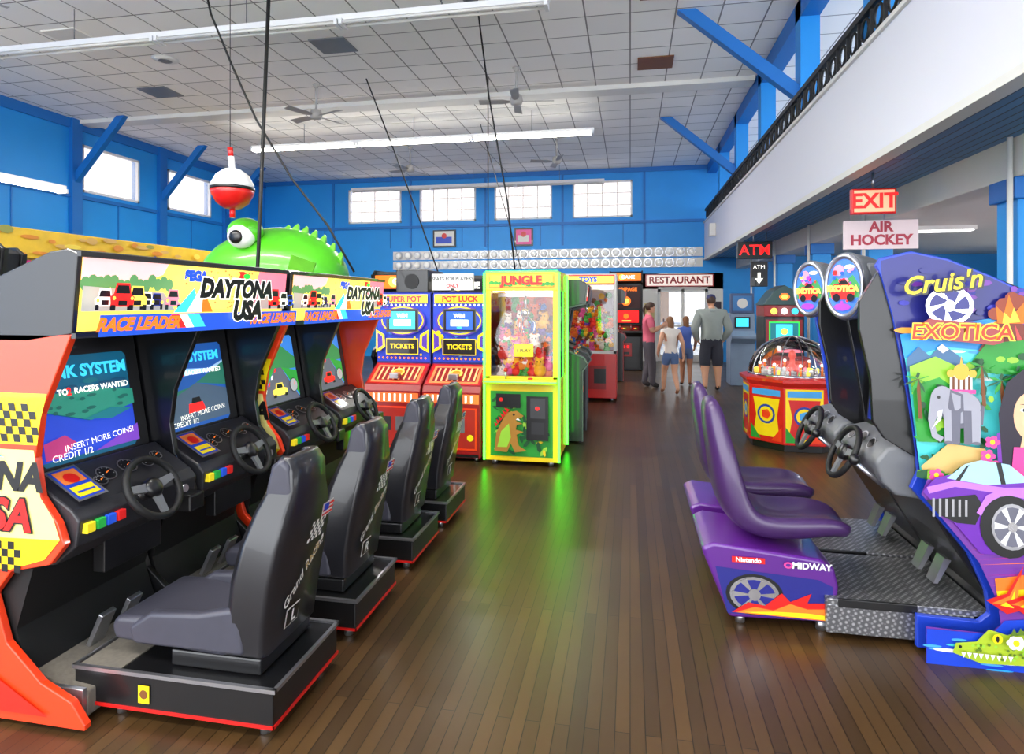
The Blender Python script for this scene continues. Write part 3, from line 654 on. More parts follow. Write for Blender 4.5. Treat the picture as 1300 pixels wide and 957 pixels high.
    for b,yc in enumerate((Y0+.34,Y0+.98)):
        ya,yb=yc-.305,yc+.29
        g.prism('cabinet_body',[(1.45,1.84),(1.62,1.8),(2.05,1.6),(2.1,.05),(1.68,.05),(1.66,.25),(1.5,.5),(1.34,.78),(1.34,.9),(1.38,1.35),(1.3,1.6),(1.2,1.75)],'y',ya,yb,black,.006)
        hood=[(1.17,1.80),(1.09,1.66),(1.09,1.52),(1.14,1.28),(1.15,1.08),(1.2,1.0),(1.36,.9),(1.5,1.7),(1.3,1.85)]
        g.prism('monitor_cheek',hood,'y',ya-.02,ya+.01,black,.004)
        A=Art(g,'monitor_screen',(1.335,yc,1.17),(0,-1,0),Vector((.04,0,.45)))
        A.R(-.25,-.2,.25,.22,black); A.R(-.23,-.17,.23,.2,eB); A.P([(-.23,-.17),(.23,-.17),(.23,-.02),(-.23,.03)],eN); A.P([(-.23,.05),(0,.1),(.23,.04),(.23,0),(-.23,.02)],eT); A.C(.05,.13,.04,eW,.015); A.P([(-.06,-.12),(-.04,-.06),(.05,-.06),(.07,-.12)],eR); A.done()
        n=Vector((-.80,-.60,.02)).normalized(); c=Vector((1.12,yc-.04,1.74))
        mb=MB(); mb.lathe(c-n*.16,n,[(.05,-.16),(.13,-.1),(.15,0),(.16,.12),(.165,.16),(.15,.19),(.135,.175)],grey,28,.72,1.1); g.put('pod_housing',mb)
        mb=MB(); mb.torus(c+n*.015,n,.145,.016,silver,28,8,.72,1.1); g.put('pod_ring',mb)
        u,v,_=basis(n); A=Art(g,'pod_print',c+n*.018,u,v,step=.0004)
        A.C(0,0,.094,em('pod_sky',(60,110,190),.45),.148); A.P([(-.09,.0),(-.05,.05),(0,.02),(.05,.06),(.09,.0),(.085,-.06),(-.085,-.06)],em('pod_green',(60,140,80),.4)); A.C(-.03,.085,.03,eP,.03,n=9); A.C(.03,.1,.03,eW,.012,n=9)
        for q in range(20): A.C(R0.uniform(-.06,.06),R0.uniform(-.1,.1),R0.uniform(.006,.016),R0.choice((eP,eY,eR,eB,em('pod_violet',(150,60,200),.5))),n=6)
        A.P([(-.07,-.03),(-.05,.01),(.03,.02),(.07,-.02),(.06,-.07),(-.06,-.07)],eR); A.P([(-.03,.005),(-.01,.03),(.02,.03),(.035,.01)],eK); A.C(-.035,-.06,.022,eK); A.C(.045,-.06,.022,eK); A.C(0,-.11,.05,MC['pod_violet'],.02,n=8); A.T("EXOTICA",0,-.015,.042,eY,offset=.003); A.done()
        g.prism('pod_bracket',[(1.2,1.86),(1.5,1.84),(1.5,1.7),(1.2,1.66)],'y',yc-.1,yc+.1,grey,.02,3)
        g.prism('dashboard',[(1.4,1.0),(1.22,.95),(1.17,.88),(1.2,.78),(1.26,.72),(1.42,.7)],'y',ya+.01,yb-.01,grey,.02,3)
        A=Art(g,'dash_print',(1.2,yc,.92),(0,-1,0),Vector((.05,0,.07)).normalized())
        A.C(0,.02,.05,silver,.045); A.C(0,.02,.042,black,.038); A.C(.13,.02,.035,silver,.033); A.C(.13,.02,.03,black,.028); A.C(-.13,.02,.035,silver); A.C(-.13,.02,.03,black)
        A.done()
        steering(g,(1.12,yc,.86),(-.86,0,.42),.14,yc)
        mb=MB(); mb.cyl((1.24,yc-.22,.74),(1.1,yc-.22,.86),.012,silver); mb.ball((1.1,yc-.22,.87),.028,black); g.put('gear_shifter',mb)
        mb=MB()
        for py in (-.12,.05): mb.prism([(1.5,.24),(1.52,.24),(1.58,.36),(1.55,.37)],'y',yc+py,yc+py+.08,silver)
        g.put('pedals',mb)
        g.prism('seat_pod',[(.37,.36),(.36,.39),(.42,.42),(.93,.37),(1.0,.33),(1.02,.24),(1.0,.06),(.5,.04)],'y',yc-.26,yc+.26,purple,.02,3)
        A=Art(g,'pod_art',(.37,yc-.261,0),(1,0,0),(0,0,1),step=.0004)
        A.P([(.12,.065),(.61,.065),(.62,.24),(.55,.27),(.06,.30)],navy); A.C(.25,.17,.14,black,.105); A.C(.25,.17,.12,chrome,.09); A.C(.25,.17,.10,navy,.075)
        for q in range(6):
            a=q*math.pi/3; A.P([(.25,.17),(.25+.11*math.cos(a-.15),.17+.085*math.sin(a-.15)),(.25+.11*math.cos(a+.2),.17+.085*math.sin(a+.2))],chrome)
        A.C(.25,.17,.03,chrome)
        A.P([(.14,.075),(.22,.13),(.3,.12),(.38,.19),(.42,.15),(.52,.2),(.5,.15),(.61,.16),(.61,.07)],red); A.P([(.16,.075),(.25,.11),(.34,.1),(.42,.14),(.5,.12),(.6,.13),(.61,.07)],lava); A.P([(.2,.08),(.35,.095),(.5,.1),(.6,.095),(.6,.075)],yellow)
        A.P([(.14,.36),(.3,.36),(.3,.33),(.14,.33)],red); A.T('Nintendo',.22,.345,.032,white,offset=.001); A.T('MIDWAY',.52,.335,.045,white,offset=.0015); A.C(.41,.335,.022,pink,.016); A.C(.41,.335,.012,purple,.008)
        A.done()
        g.box('foot_plate',(.95,yc-.3,.17),(1.66,yc+.3,.2),plateM,.004)
        g.box('foot_platform',(.95,yc-.295,.03),(1.6,yc+.295,.17),plateM,.004)
        g.box('platform_trim',(1.0,yc-.31,.165),(1.35,yc-.295,.205),black,.003)
        mb=MB()
        for fx in (.56,.95,1.4):
            for fy in (-.2,.2): mb.cyl((fx,yc+fy,0),(fx,yc+fy,.05),.025,silver,seg=10)
        g.put('levelling_feet',mb)
        spine=[((1.12,.45),.045,.17),((1.05,.49),.065,.2),((.9,.475),.08,.225),((.72,.46),.085,.23),((.6,.49),.09,.23),((.53,.58),.10,.225),((.495,.72),.09,.22),((.47,.86),.08,.2),((.445,.98),.07,.165),((.43,1.08),.06,.135),((.425,1.14),.03,.1)]
        secs=[]
        for i,((x,z),t,hw) in enumerate(spine):
            a=Vector(spine[max(i-1,0)][0]); b2=Vector(spine[min(i+1,len(spine)-1)][0]); d=(b2-a).normalized(); nn=Vector((-d.y,d.x))
            if nn.x<0 and i>4 or nn.y<0 and i<=4: nn=-nn
            r=[]
            for wy,off in ((-1,.3),(-.9,1.1),(-.6,.75),(0,.55),(.6,.75),(.9,1.1),(1,.3),(.85,-.6),(0,-.8),(-.85,-.6)):
                r.append((x+nn.x*t*off,yc+wy*hw,z+nn.y*t*off))
            secs.append(r)
        mb=MB(); mb.loft(secs,dpurple); g.put('seat',mb,sub=2)
    g.box('rear_body',(1.7,Y0+.04,.05),(2.1,Y0+W-.04,1.55),black)
racer_right()

# ---------- claw machines
def plush_pile(g,x0,x1,y0,y1,z,n=60,h=.3):
    cs=[mat('plush%d'%i,c,.9,emit=.06) for i,c in enumerate(((220,50,40),(240,180,40),(60,110,200),(70,160,60),(230,110,40),(235,225,210),(220,90,150),(120,70,35),(100,50,140),(200,40,30),(226,130,30)))]
    mb=MB()
    for i in range(n):
        x=random.uniform(x0,x1);y=random.uniform(y0,y1);t=random.random(); zz=z+.03+(h-.03)*t*(.35+.65*(y-y0)/(y1-y0)); r=random.uniform(.04,.07); m=random.choice(cs)
        mb.ball((x,y,zz),(r,r,r*.95),m,seg=8,rings=6); mb.ball((x+random.uniform(-.02,.02),y-r*.2,zz+r*1.2),r*.7,m,seg=8,rings=6)
        for sx in (-1,1): mb.ball((x+sx*r*.5,y-r*.2,zz+r*1.8),r*.26,m,seg=6,rings=4)
        for sx in (-1,1): mb.ball((x+sx*r*.25,y-r*.85,zz+r*1.35),r*.12,black2,seg=6,rings=4)
    g.put('plush_toys',mb)
def claw(name,x,y,w,d,h,frame,body,z1,lit,title,rz=0,jungle=False):
    g=G(name,(x,y,0),rz); a=w/2; b=d/2
    g.box('lower_cabinet',(-a,-b,.05),(a,b,z1),body,.008); mb=MB()
    for sx in (-1,1):
        for sy in (-1,1): mb.cyl((sx*(a-.08),sy*(b-.08),0),(sx*(a-.08),sy*(b-.08),.06),.03,silver)
    g.put('feet',mb)
    mb=MB(); t=.05
    for sx in (-a,a-t):
        for sy in (-b,b-t): mb.box((sx,sy,z1),(sx+t,sy+t,h-.2),frame)
    mb.box((-a,-b,h-.2),(a,b,h),frame); mb.box((-a,-b,z1),(a,-b+.06,z1+.05),frame)
    mb.box((-a,b-.02,z1),(a,b,h-.2),em('claw_back_'+('j' if jungle else 't'),(170,80,26) if jungle else (150,140,150),.12))
    g.put('frame',mb,.004)
    A=Art(g,'interior_art',(0,b-.021,z1),(1,0,0),(0,0,1),step=.002)
    for i in range(60): A.C(random.uniform(-a+.08,a-.08),random.uniform(.1,h-z1-.27),random.uniform(.03,.07),random.choice((mat('int_red',(200,40,30),.5),mat('int_yellow',(236,180,50),.5),mat('int_orange',(226,110,30),.5),green,brownp,MC['int_red'])),n=random.choice((5,7,9)),rot=random.uniform(0,3))
    A.done()
    mb=MB(); mb.box((-a+t,-b+.01,z1+.05),(a-t,-b+.014,h-.2),glass); mb.box((a-.014,-b+t,z1),(a-.01,b-t,h-.2),glass); mb.box((-a+.01,-b+t,z1),(-a+.014,b-t,h-.2),glass); g.put('glass_panels',mb)
    plush_pile(g,-a+.1,a-.1,-b+.1,b-.1,z1,200,.78)
    mb=MB(); mb.box((-a+.05,-.03,h-.26),(a-.05,.03,h-.22),silver); mb.cyl((0,-.15,h-.25),(0,-.15,h-.4),.012,silver); mb.lathe((0,-.15,h-.48),(0,0,1),[(.03,0),(.05,.03),(.05,.08),(.02,.1)],chrome)
    for q in range(3):
        t_=q*2.094; c,s_=math.cos(t_),math.sin(t_); mb.tube([(.03*c,-.15+.03*s_,h-.47),(.1*c,-.15+.1*s_,h-.54),(.09*c,-.15+.09*s_,h-.62),(.03*c,-.15+.03*s_,h-.67)],.008,chrome,6)
    g.put('claw',mb)
    mb=MB(); lt=mat('claw_lamp',(255,225,170),.4,emit=3,var=0); mb.box((-a+.06,-b+.06,h-.215),(a-.06,-b+.1,h-.205),lt); mb.box((-a+.06,b-.1,h-.215),(a-.06,b-.06,h-.205),lt); g.put('lamp',mb)
    A=Art(g,'header_print',(0,-b-.001,h-.2),(1,0,0),(0,0,1)); A.R(-a+.03,.02,a-.03,.18,eO if jungle else eR); A.R(-a+.05,.04,a-.05,.16,yellow if jungle else eY)
    if jungle:
        for i in range(14): A.C(-a+.06+i*.048,.06+random.uniform(-.01,.02),.03,green,.02,n=7)
    A.T(title,0,.1,.12,eR if jungle else eB,offset=.007); A.done()
    return g,a,b
g,a,b=claw('claw_machine',-1.08,6.52,.74,.8,1.98,yellow,yellow,.86,tubeM,'JUNGLE',jungle=True)
A=Art(g,'jungle_print',(0,-b-.001,0),(1,0,0),(0,0,1))
A.R(-a+.05,.1,a-.05,.76,green)
for i in range(60):
    x=random.uniform(-.27,.27);z=random.uniform(.15,.7); r=random.uniform(.03,.06); A.C(x,z,r,random.choice((dgreen,lgreen,yellow,green,dgreen)),r*.4,n=6,rot=random.uniform(0,3))
A.P([(-.27,.16),(-.25,.34),(-.2,.45),(-.14,.55),(-.04,.57),(.03,.52),(-.05,.47),(.02,.44),(-.04,.43),(-.05,.38),(.03,.36),(-.04,.33),(-.02,.22),(.06,.17),(-.06,.15),(-.1,.24),(-.14,.15)],mat('dino',(170,120,40),.5)); A.P([(-.24,.2),(-.2,.36),(-.12,.44),(-.1,.3),(-.14,.2)],lgreen); A.C(-.07,.53,.012,black); A.P([(-.03,.5),(.0,.47),(-.05,.48)],white)
for q in range(6): A.P([(-.26+q*.025,.4+q*.03),(-.27+q*.02,.45+q*.03),(-.235+q*.025,.43+q*.03)],red)
A.R(.06,.28,.28,.72,black); A.R(.1,.5,.25,.7,mat('coin_plate',(58,58,62),.4)); A.R(.11,.34,.24,.46,mat('coin_door',(40,40,44),.4)); A.R(-.25,.6,-.0,.74,black); A.C(-.2,.68,.02,red)
A.C(.17,.6,.02,eR)
A.done()
g.box('control_shelf',(-a,-b-.1,.84),(a,-b,.89),yellow,.008)
mb=MB(); mb.cyl((-.15,-b-.06,.89),(-.15,-b-.06,.97),.01,silver); mb.ball((-.15,-b-.06,.98),.022,red); mb.cyl((.1,-b-.06,.89),(.1,-b-.06,.905),.025,eR); g.put('joystick',mb)
mb=MB(); nr=.013
for sx in (-a-.012,a+.012): mb.cyl((sx,-b-.012,.06),(sx,-b-.012,1.96),nr,neon,seg=8)
mb.cyl((a+.012,b,.06),(a+.012,b,1.96),nr,neon,seg=8); mb.cyl((-a,-b-.012,1.97),(a,-b-.012,1.97),.009,neon,seg=8); mb.cyl((-a,-b-.112,.865),(a,-b-.112,.865),.009,neon,seg=8)
g.put('neon_trim',mb)
A=Art(g,'sticker',(0,-b+.008,1.15),(1,0,0),(0,0,1),step=.002); A.R(-.08,-.04,.12,.09,yellow); A.T('1 PLAY',.02,.02,.05,black); A.done()
g,a,b=claw('claw_machine',-.70,10.9,.95,.9,2.15,offw,red,.8,tubeM,'TOYS')
A=Art(g,'lower_print',(0,-b-.001,0),(1,0,0),(0,0,1)); A.R(-.3,.2,.3,.6,dred); A.R(.1,.3,.3,.55,black); A.done()
# ---------- upright video cabinets
def upright(name,x,y,rz,side,mq,h=1.85,w=.66,scr=None,side2=None,poster=False):
    g=G(name,(x,y,0),rz); a=w/2
    pr=[(.4,.02),(.4,h-.1),(.32,h),(-.28,h),(-.36,h-.06),(-.33,h-.28),(-.1,h-.33),(-.02,1.12),(-.32,1.0),(-.36,.93),(-.3,.85),(-.3,.02)]
    for s_ in (-a,a-.03): g.prism('side_panel',pr,'x',s_,s_+.03,side,.004)
    for s_ in (-a-.004,a-.026): g.prism('t_moulding',[(-.3,.02),(-.3,.85),(-.36,.93),(-.32,1.0),(-.02,1.12),(-.1,h-.33),(-.33,h-.28),(-.36,h-.06),(-.375,h-.06),(-.345,h-.29),(-.115,h-.345),(-.035,1.13),(-.33,1.015),(-.378,.93),(-.315,.84),(-.315,.02)],'x',s_,s_+.03,side2 or black)
    pi=[(.38,.03),(.38,h-.1),(-.26,h-.02),(-.33,h-.06),(-.31,h-.26),(-.06,h-.31),(.02,1.12),(-.3,.98),(-.33,.93),(-.27,.83),(-.27,.03)]
    g.prism('body',pi,'x',-a+.03,a-.03,black,.004)
    A=Art(g,'marquee',(0,-.322,h-.25),(1,0,0),Vector((0,-.02,.2))); A.R(-a+.04,.0,a-.04,.18,mq); A.C(-.1,.09,.07,eY); A.T('GAME',.05,.09,.12,eW,offset=.004); A.done()
    v=Vector((0,-.08,h-.31-1.12)).normalized()
    A=Art(g,'monitor_screen',(0,.018,1.13),(1,0,0),v,step=.002); A.R(-a+.05,.01,a-.05,.36,black2); A.R(-a+.09,.04,a-.09,.34,scr or eB); A.C(0,.2,.07,eO,n=7); A.R(-.1,.07,.12,.1,eY)
    if poster:
        A.R(-a+.05,.4,a-.05,h-1.48,em('poster_dark',(50,20,20),.2)); A.T('RAMPAGE',0,h-1.58,.12,eO,offset=.006); A.C(0,.58,.12,eO,n=9); A.C(0,.58,.07,eY,n=7)
    A.done()
    mb=MB()
    for q in (-.15,.12):
        mb.cyl((q,-.2,1.02),(q,-.2,1.1),.008,silver); mb.ball((q,-.2,1.11),.02,red)
        for r in range(3): mb.cyl((q+.06+r*.035,-.2,1.03),(q+.06+r*.035,-.2,1.045),.013,(eR,eY,eG)[r],seg=10)
    g.put('controls',mb)
    g.box('coin_door',(-.14,-.285,.35),(.14,-.27,.68),grey if not poster else dred,.004); A=Art(g,'coin_slots',(0,-.286,.5),(1,0,0),(0,0,1)); A.R(-.08,.05,-.02,.12,eR); A.R(.02,.05,.08,.12,eR); A.R(-.08,-.1,.08,-.04,black); A.done()
    return g
upright('arcade_cabinet',-.86,7.6,math.pi/2,black,eR,1.93,side2=grey)
upright('arcade_cabinet',-.90,8.45,math.pi/2,black,eB,1.9,side2=grey)
upright('arcade_cabinet',-3.05,8.2,0,black,eO,2.1,.8); upright('arcade_cabinet',-2.2,8.4,0,black,eK,2.05,.75)
upright('arcade_cabinet',-5.7,4.2,math.pi/2,black,eK,2.15,.8); upright('arcade_cabinet',-4.7,3.2,math.pi/2,black,eK,2.1,.8)
upright('arcade_cabinet',-6.6,5.6,.6,black,eK,2.1,.8)
upright('arcade_cabinet',-5.6,8.6,0,dred,eY,2.0,.7)
upright('arcade_cabinet',-.1,15.6,0,black,eO,2.45,.8,scr=eR,poster=True)
upright('arcade_cabinet',-.45,13.4,math.pi/2,black,eR,1.95,side2=dred)
# ---------- ticket redemption machines
def redemption(x,scr,title):
    yF=6.55; w=.64; g=G('ticket_redemption_machine',(x,yF,0)); a=w/2
    g.prism('upper_cabinet',[(0,.9),(0,1.74),(.04,1.78),(.7,1.78),(.7,.9)],'x',-a,a,mat('deep_blue_laminate',(22,34,120),.4,coat=.3),.008)
    g.prism('lower_cabinet',[(0,.98),(.7,.9),(.7,.04),(-.36,.04),(-.36,.72),(-.33,.78)],'x',-a,a,dred,.008)
    A=Art(g,'front_print',(0,-.001,0),(1,0,0),(0,0,1),step=.0005)
    vio=em('slot_violet',(80,46,160),.2); bl=em('slot_blue',(26,56,180),.25)
    A.R(-a+.01,1.0,a-.01,1.76,bl)
    for i in range(50): A.C(random.uniform(-.28,.28),random.uniform(1.05,1.62),random.uniform(.012,.032),random.choice((vio,yellow,bl,vio,yellow,lblue)),n=random.choice((4,5,8)),rot=random.uniform(0,3))
    A.R(-a+.03,1.65,a-.03,1.75,yellow); A.T(title,0,1.695,.085,red,offset=.004)
    for i in range(12):
        q=i*.05-.28; A.C(q,1.63,.012,eW); A.C(q,1.04,.012,eO)
    A.C(0,1.46,.27,vio,.17); A.C(0,1.46,.25,yellow,.155); A.C(0,1.46,.235,bl,.14)
    A.R(-.19,1.33,.19,1.59,mat('monitor_grey',(70,72,80),.5)); A.R(-.175,1.345,.175,1.575,black); A.R(-.15,1.36,.15,1.56,scr); A.R(-.1,1.40,.1,1.47,eW); A.T('WIN',0,1.51,.06,eW,offset=.003); A.C(0,1.385,.03,eC,.01)
    for s_ in (-1,1): A.P([(s_*.31,1.1),(s_*.2,1.16),(s_*.21,1.3),(s_*.31,1.36)],yellow); A.P([(s_*.29,1.14),(s_*.23,1.18),(s_*.235,1.28),(s_*.29,1.32)],vio)
    A.R(-.19,1.08,.19,1.26,yellow); A.R(-.18,1.09,.18,1.25,black); A.T('TICKETS',0,1.17,.075,yellow,offset=.003)
    A.done()
    v=Vector((0,.33,.2)).normalized(); A=Art(g,'deck_print',(0,-.33,.781),(1,0,0),v,step=.001)
    A.R(-a+.02,.02,a-.02,.37,red); A.R(-.27,.04,.27,.34,em('deck_glow',(245,120,70),.4)); A.R(-.24,.07,.24,.31,dred)
    for i in range(8): A.R(-.21+i*.06,.08,-.19+i*.06,.3,em('deck_pink',(255,170,120),.5))
    A.C(0,.2,.07,eY); A.C(0,.2,.05,eO)
    A.done()
    A=Art(g,'lower_print',(0,-.361,0),(1,0,0),(0,0,1)); A.R(-a+.02,.6,a-.02,.7,mat('lower_orange',(240,110,50),.5,emit=.3))
    for i in range(9): A.R(-.27+i*.06,.61,-.25+i*.06,.69,eW)
    A.R(-.28,.12,.28,.56,orange); A.R(-.26,.14,.26,.54,mat('deep_red_print',(170,36,24),.4)); A.R(-.12,.3,.0,.45,black); A.R(.05,.3,.15,.45,grey); A.C(-.2,.4,.04,yellow); A.C(.21,.25,.035,yellow); A.R(-a+.02,.05,a-.02,.08,black); A.done()
    mb=MB()
    for sx in (-a+.06,a-.06):
        for sy in (-.3,.62): mb.cyl((sx,sy,0),(sx,sy,.05),.025,silver)
    g.put('feet',mb); g.box('coin_chute',(-.05,-.3,.84),(.05,-.2,.9),silver,.005)
redemption(-2.5,eC,'SUPER POT'); redemption(-1.84,eB,'POT LUCK')
g=G('seats_sign',(-2.0,6.8,1.78),world=True); g.box('post',(-2.02,6.79,1.78),(-1.98,6.83,1.82),black); g.box('board',(-2.25,6.79,1.8),(-1.75,6.82,1.99),offw,.005); g.text('SEATS FOR PLAYERS',(-2.0,6.787,1.93),(1,0,0),(0,0,1),.055,black,offset=.001); g.text('ONLY',(-2.0,6.787,1.85),(1,0,0),(0,0,1),.055,red,offset=.002)
g=G('speaker_box',(-2.3,7,1.78),world=True); g.box('cabinet',(-2.75,6.95,1.78),(-2.35,7.2,2.05),black,.01); g.cyl('driver',(-2.55,6.94,1.91),(-2.55,6.96,1.91),.09,black2)
# ---------- fishing game with green fish
g=G('fishing_game',(-4.3,6.9,0),world=True)
g.box('cabinet',(-5.2,6.5,.02),(-3.5,7.5,1.7),blue,.02)
fg=mat('green_fish_skin',(84,196,34),.3,coat=.4,var=.3,scale=4); dx=-.22
mb=MB(); secs=[]
for x,zc,rz_,ry in ((-5.02,1.9,.1,.2),(-4.95,1.95,.3,.38),(-4.75,2.0,.44,.48),(-4.5,2.0,.54,.52),(-4.25,2.0,.59,.54),(-4.0,2.0,.61,.54),(-3.75,1.98,.58,.5),(-3.5,1.95,.5,.44),(-3.3,1.92,.38,.34),(-3.18,1.88,.2,.2)):
    secs.append([(x+dx,6.95+ry*math.cos(t),zc+rz_*math.sin(t)) for t in [2*math.pi*i/20 for i in range(20)]])
mb.loft(secs,fg); g.put('fish_body',mb,sub=1)
mb=MB()
for x,z,h in ((-4.0,2.56,.06),(-3.88,2.55,.08),(-3.76,2.5,.1),(-3.64,2.44,.11),(-3.52,2.37,.12),(-3.4,2.27,.12),(-3.3,2.16,.12)):
    x+=dx; mb.loft([[(x-.08,6.9,z-.05),(x+.08,6.9,z-.08),(x+.08,7.0,z-.08),(x-.08,7.0,z-.05)],[(x+.07,6.94,z+h),(x+.09,6.94,z+h-.02),(x+.09,6.96,z+h-.02),(x+.07,6.96,z+h)]],mat('fin_green',(120,214,60),.35,coat=.3))
mb.loft([[(-3.9,6.5,2.0),(-3.6,6.5,1.95),(-3.6,6.48,1.95),(-3.9,6.48,2.0)],[(-3.75,6.35,2.2),(-3.45,6.35,2.1),(-3.45,6.33,2.1),(-3.75,6.33,2.2)]],MC['fin_green'],False)
g.put('dorsal_fin',mb)
mb=MB(); mb.ball((-4.47,6.47,2.44),(.17,.13,.15),white); mb.ball((-4.47,6.36,2.42),(.085,.04,.08),black); mb.ball((-4.47,6.54,2.5),(.22,.16,.16),fg)
mb.tube([(-5.2,6.75,1.95),(-5.0,6.5,2.05),(-4.6,6.4,2.0),(-4.3,6.4,1.9)],[.03,.05,.05,.03],mat('fish_lip',(230,150,60),.4)); g.put('eye_and_mouth',mb)
c=(-4.34,6.12,2.92)
g=G('fishing_bobber',c,world=True); mb=MB()
mb.lathe(c,(0,0,1),[(0,-.23),(.09,-.215),(.17,-.155),(.22,-.06),(.23,0)],red,24); mb.lathe(c,(0,0,1),[(.23,0),(.22,.06),(.17,.155),(.09,.215),(0,.23)],white,24); mb.lathe(c,(0,0,1),[(.234,-.015),(.234,.015)],black,24)
mb.cyl((c[0],c[1],3.13),(c[0]-.02,c[1],3.28),.035,white); mb.cyl((c[0]-.02,c[1],3.28),(c[0]-.03,c[1],3.38),.03,red); mb.cyl((c[0],c[1],2.6),(c[0],c[1],2.72),.03,red)
mb.cyl((c[0]-.03,c[1],3.38),(c[0]-.03,c[1],ZC),.004,black2,seg=6)
g.put('float',mb)
# ---------- prize counter on left
g=G('prize_counter',(-8.5,10,0),world=True)
g.box('canopy',(-8.9,5.5,2.3),(-8.45,16,2.72),mat('mustard',(232,190,44),.5,var=.2),.01)
g.box('counter',(-8.9,5.5,0),(-8.3,16,1.0),blue,.01)
mb=MB()
for y in (5.6,8.2,10.8,13.4,15.9): mb.box((-8.85,y-.06,1),(-8.7,y+.06,2.3),white)
g.put('posts',mb)
A=Art(g,'canopy_print',(-8.45,0,2.3),(0,1,0),(0,0,1),step=.002)
for i in range(60): A.C(5.8+i*.17,random.uniform(.04,.38),random.uniform(.06,.16),random.choice((mat('mural_orange',(222,140,40),.5),mat('mural_tan',(214,170,90),.5),mat('mural_yellow',(246,216,80),.5),mat('mural_olive',(150,150,70),.5))),random.uniform(.02,.06),n=9)
for i in range(14): A.C(random.uniform(6,16),random.uniform(.05,.15),.05,random.choice((red,blue,green)),n=9)
A.done()
plush=G('prize_shelf',(-11.3,12,0),world=True)
plush.box('shelf_unit',(-11.48,6,0),(-11.2,17,2.9),mat('mustard2',(225,180,60),.5),.01)
mb=MB()
for i in range(150):
    y=random.uniform(6.2,16.8); z=random.choice((1.5,2.0,2.5)); mb.ball((-11.1,y,z),.13,random.choice((red,yellow,green,pink,offw,blue)),seg=8,rings=6)
for z in (1.35,1.85,2.35): mb.box((-11.2,6,z),(-10.95,17,z+.03),white)
plush.put('prizes',mb)

# ---------- dome game
cx,cy=1.88,7.75
g=G('dome_pusher_game',(cx,cy,0),world=True)
def octo(R,rot=math.pi/8): return [(cx+R*math.cos(rot+i*math.pi/4),cy+R*math.sin(rot+i*math.pi/4)) for i in range(8)]
g.prism('plinth',octo(.52),'z',.0,.08,black,.004)
g.prism('cabinet',octo(.56),'z',.08,.72,red,.01)
mb=MB(); mb.loft([[(x,y,.72) for x,y in octo(.56)],[(x,y,.77) for x,y in octo(.6)],[(x,y,.80) for x,y in octo(.6)],[(x,y,.82) for x,y in octo(.52)]],mat('dome_rim',(206,36,28),.3,coat=.4),False); g.put('rim',mb)
for i in range(8):
    p=Vector((*octo(.56)[i],.08)); q=Vector((*octo(.56)[(i+1)%8],.08))
    u=(q-p).normalized(); L=(q-p).length
    A=Art(g,'panel_print',p,u,(0,0,1))
    A.R(.02,.03,L-.02,.62,yellow if i%2 else red); A.P([(.05,.07),(L-.05,.07),(L-.08,.3),(L-.05,.5),(.05,.5),(.09,.3)],red if i%2 else yellow); A.C(L/2,.32,.11,mat('dome_blue',(30,60,160),.4)); A.C(L/2,.32,.085,yellow); A.C(L/2,.32,.06,lblue if i%2 else orange,n=5); A.R(.04,.53,L-.04,.6,lblue); A.P([(.02,.03),(.15,.03),(.02,.2)],green); A.P([(L-.02,.03),(L-.15,.03),(L-.02,.2)],orange); A.done()
zd=.81
mb=MB(); mb.lathe((cx,cy,zd),(0,0,1),[(.49,0),(.475,.12),(.42,.25),(.32,.36),(.17,.43),(0,.45)],glass,36); g.put('dome_glass',mb)
mb=MB(); mb.lathe((cx,cy,zd),(0,0,1),[(.49,0),(.5,.0),(.5,.03),(.48,.035)],chrome,32); om=mat('dome_rib_orange',(250,130,40),.4,emit=.3)
for i in range(4):
    t=i*math.pi/4+.3
    mb.tube([(cx+.495*math.cos(t)*math.cos(p),cy+.495*math.sin(t)*math.cos(p),zd+.455*math.sin(p)) for p in [math.pi*k/14 for k in range(15)]],.006,silver,6)
g.put('dome_ribs',mb)
mb=MB(); mb.lathe((cx,cy,zd+.005),(0,0,1),[(.46,0),(.46,.02),(.3,.03),(0,.03)],mat('playfield_pale',(236,222,220),.3,emit=.25),28); mb.lathe((cx,cy,zd+.035),(0,0,1),[(.07,0),(.06,.06),(.03,.09),(.03,.16),(.045,.18),(.03,.24),(0,.26)],mat('spinner_red',(226,90,80),.3,emit=.2),16)
for i in range(44):
    t=random.uniform(0,6.28); r=random.uniform(.2,.42); mb.ball((cx+r*math.cos(t),cy+r*math.sin(t),zd+.05),.022,random.choice((eY,white,white,eP,silver,white)),seg=8,rings=6)
for i in range(8):
    t=i*math.pi/4; mb.cyl((cx+.36*math.cos(t),cy+.36*math.sin(t),zd+.03),(cx+.36*math.cos(t),cy+.36*math.sin(t),zd+.12),.012,om,seg=8); mb.ball((cx+.36*math.cos(t),cy+.36*math.sin(t),zd+.135),.02,eW,seg=8,rings=6)
g.put('playfield',mb)
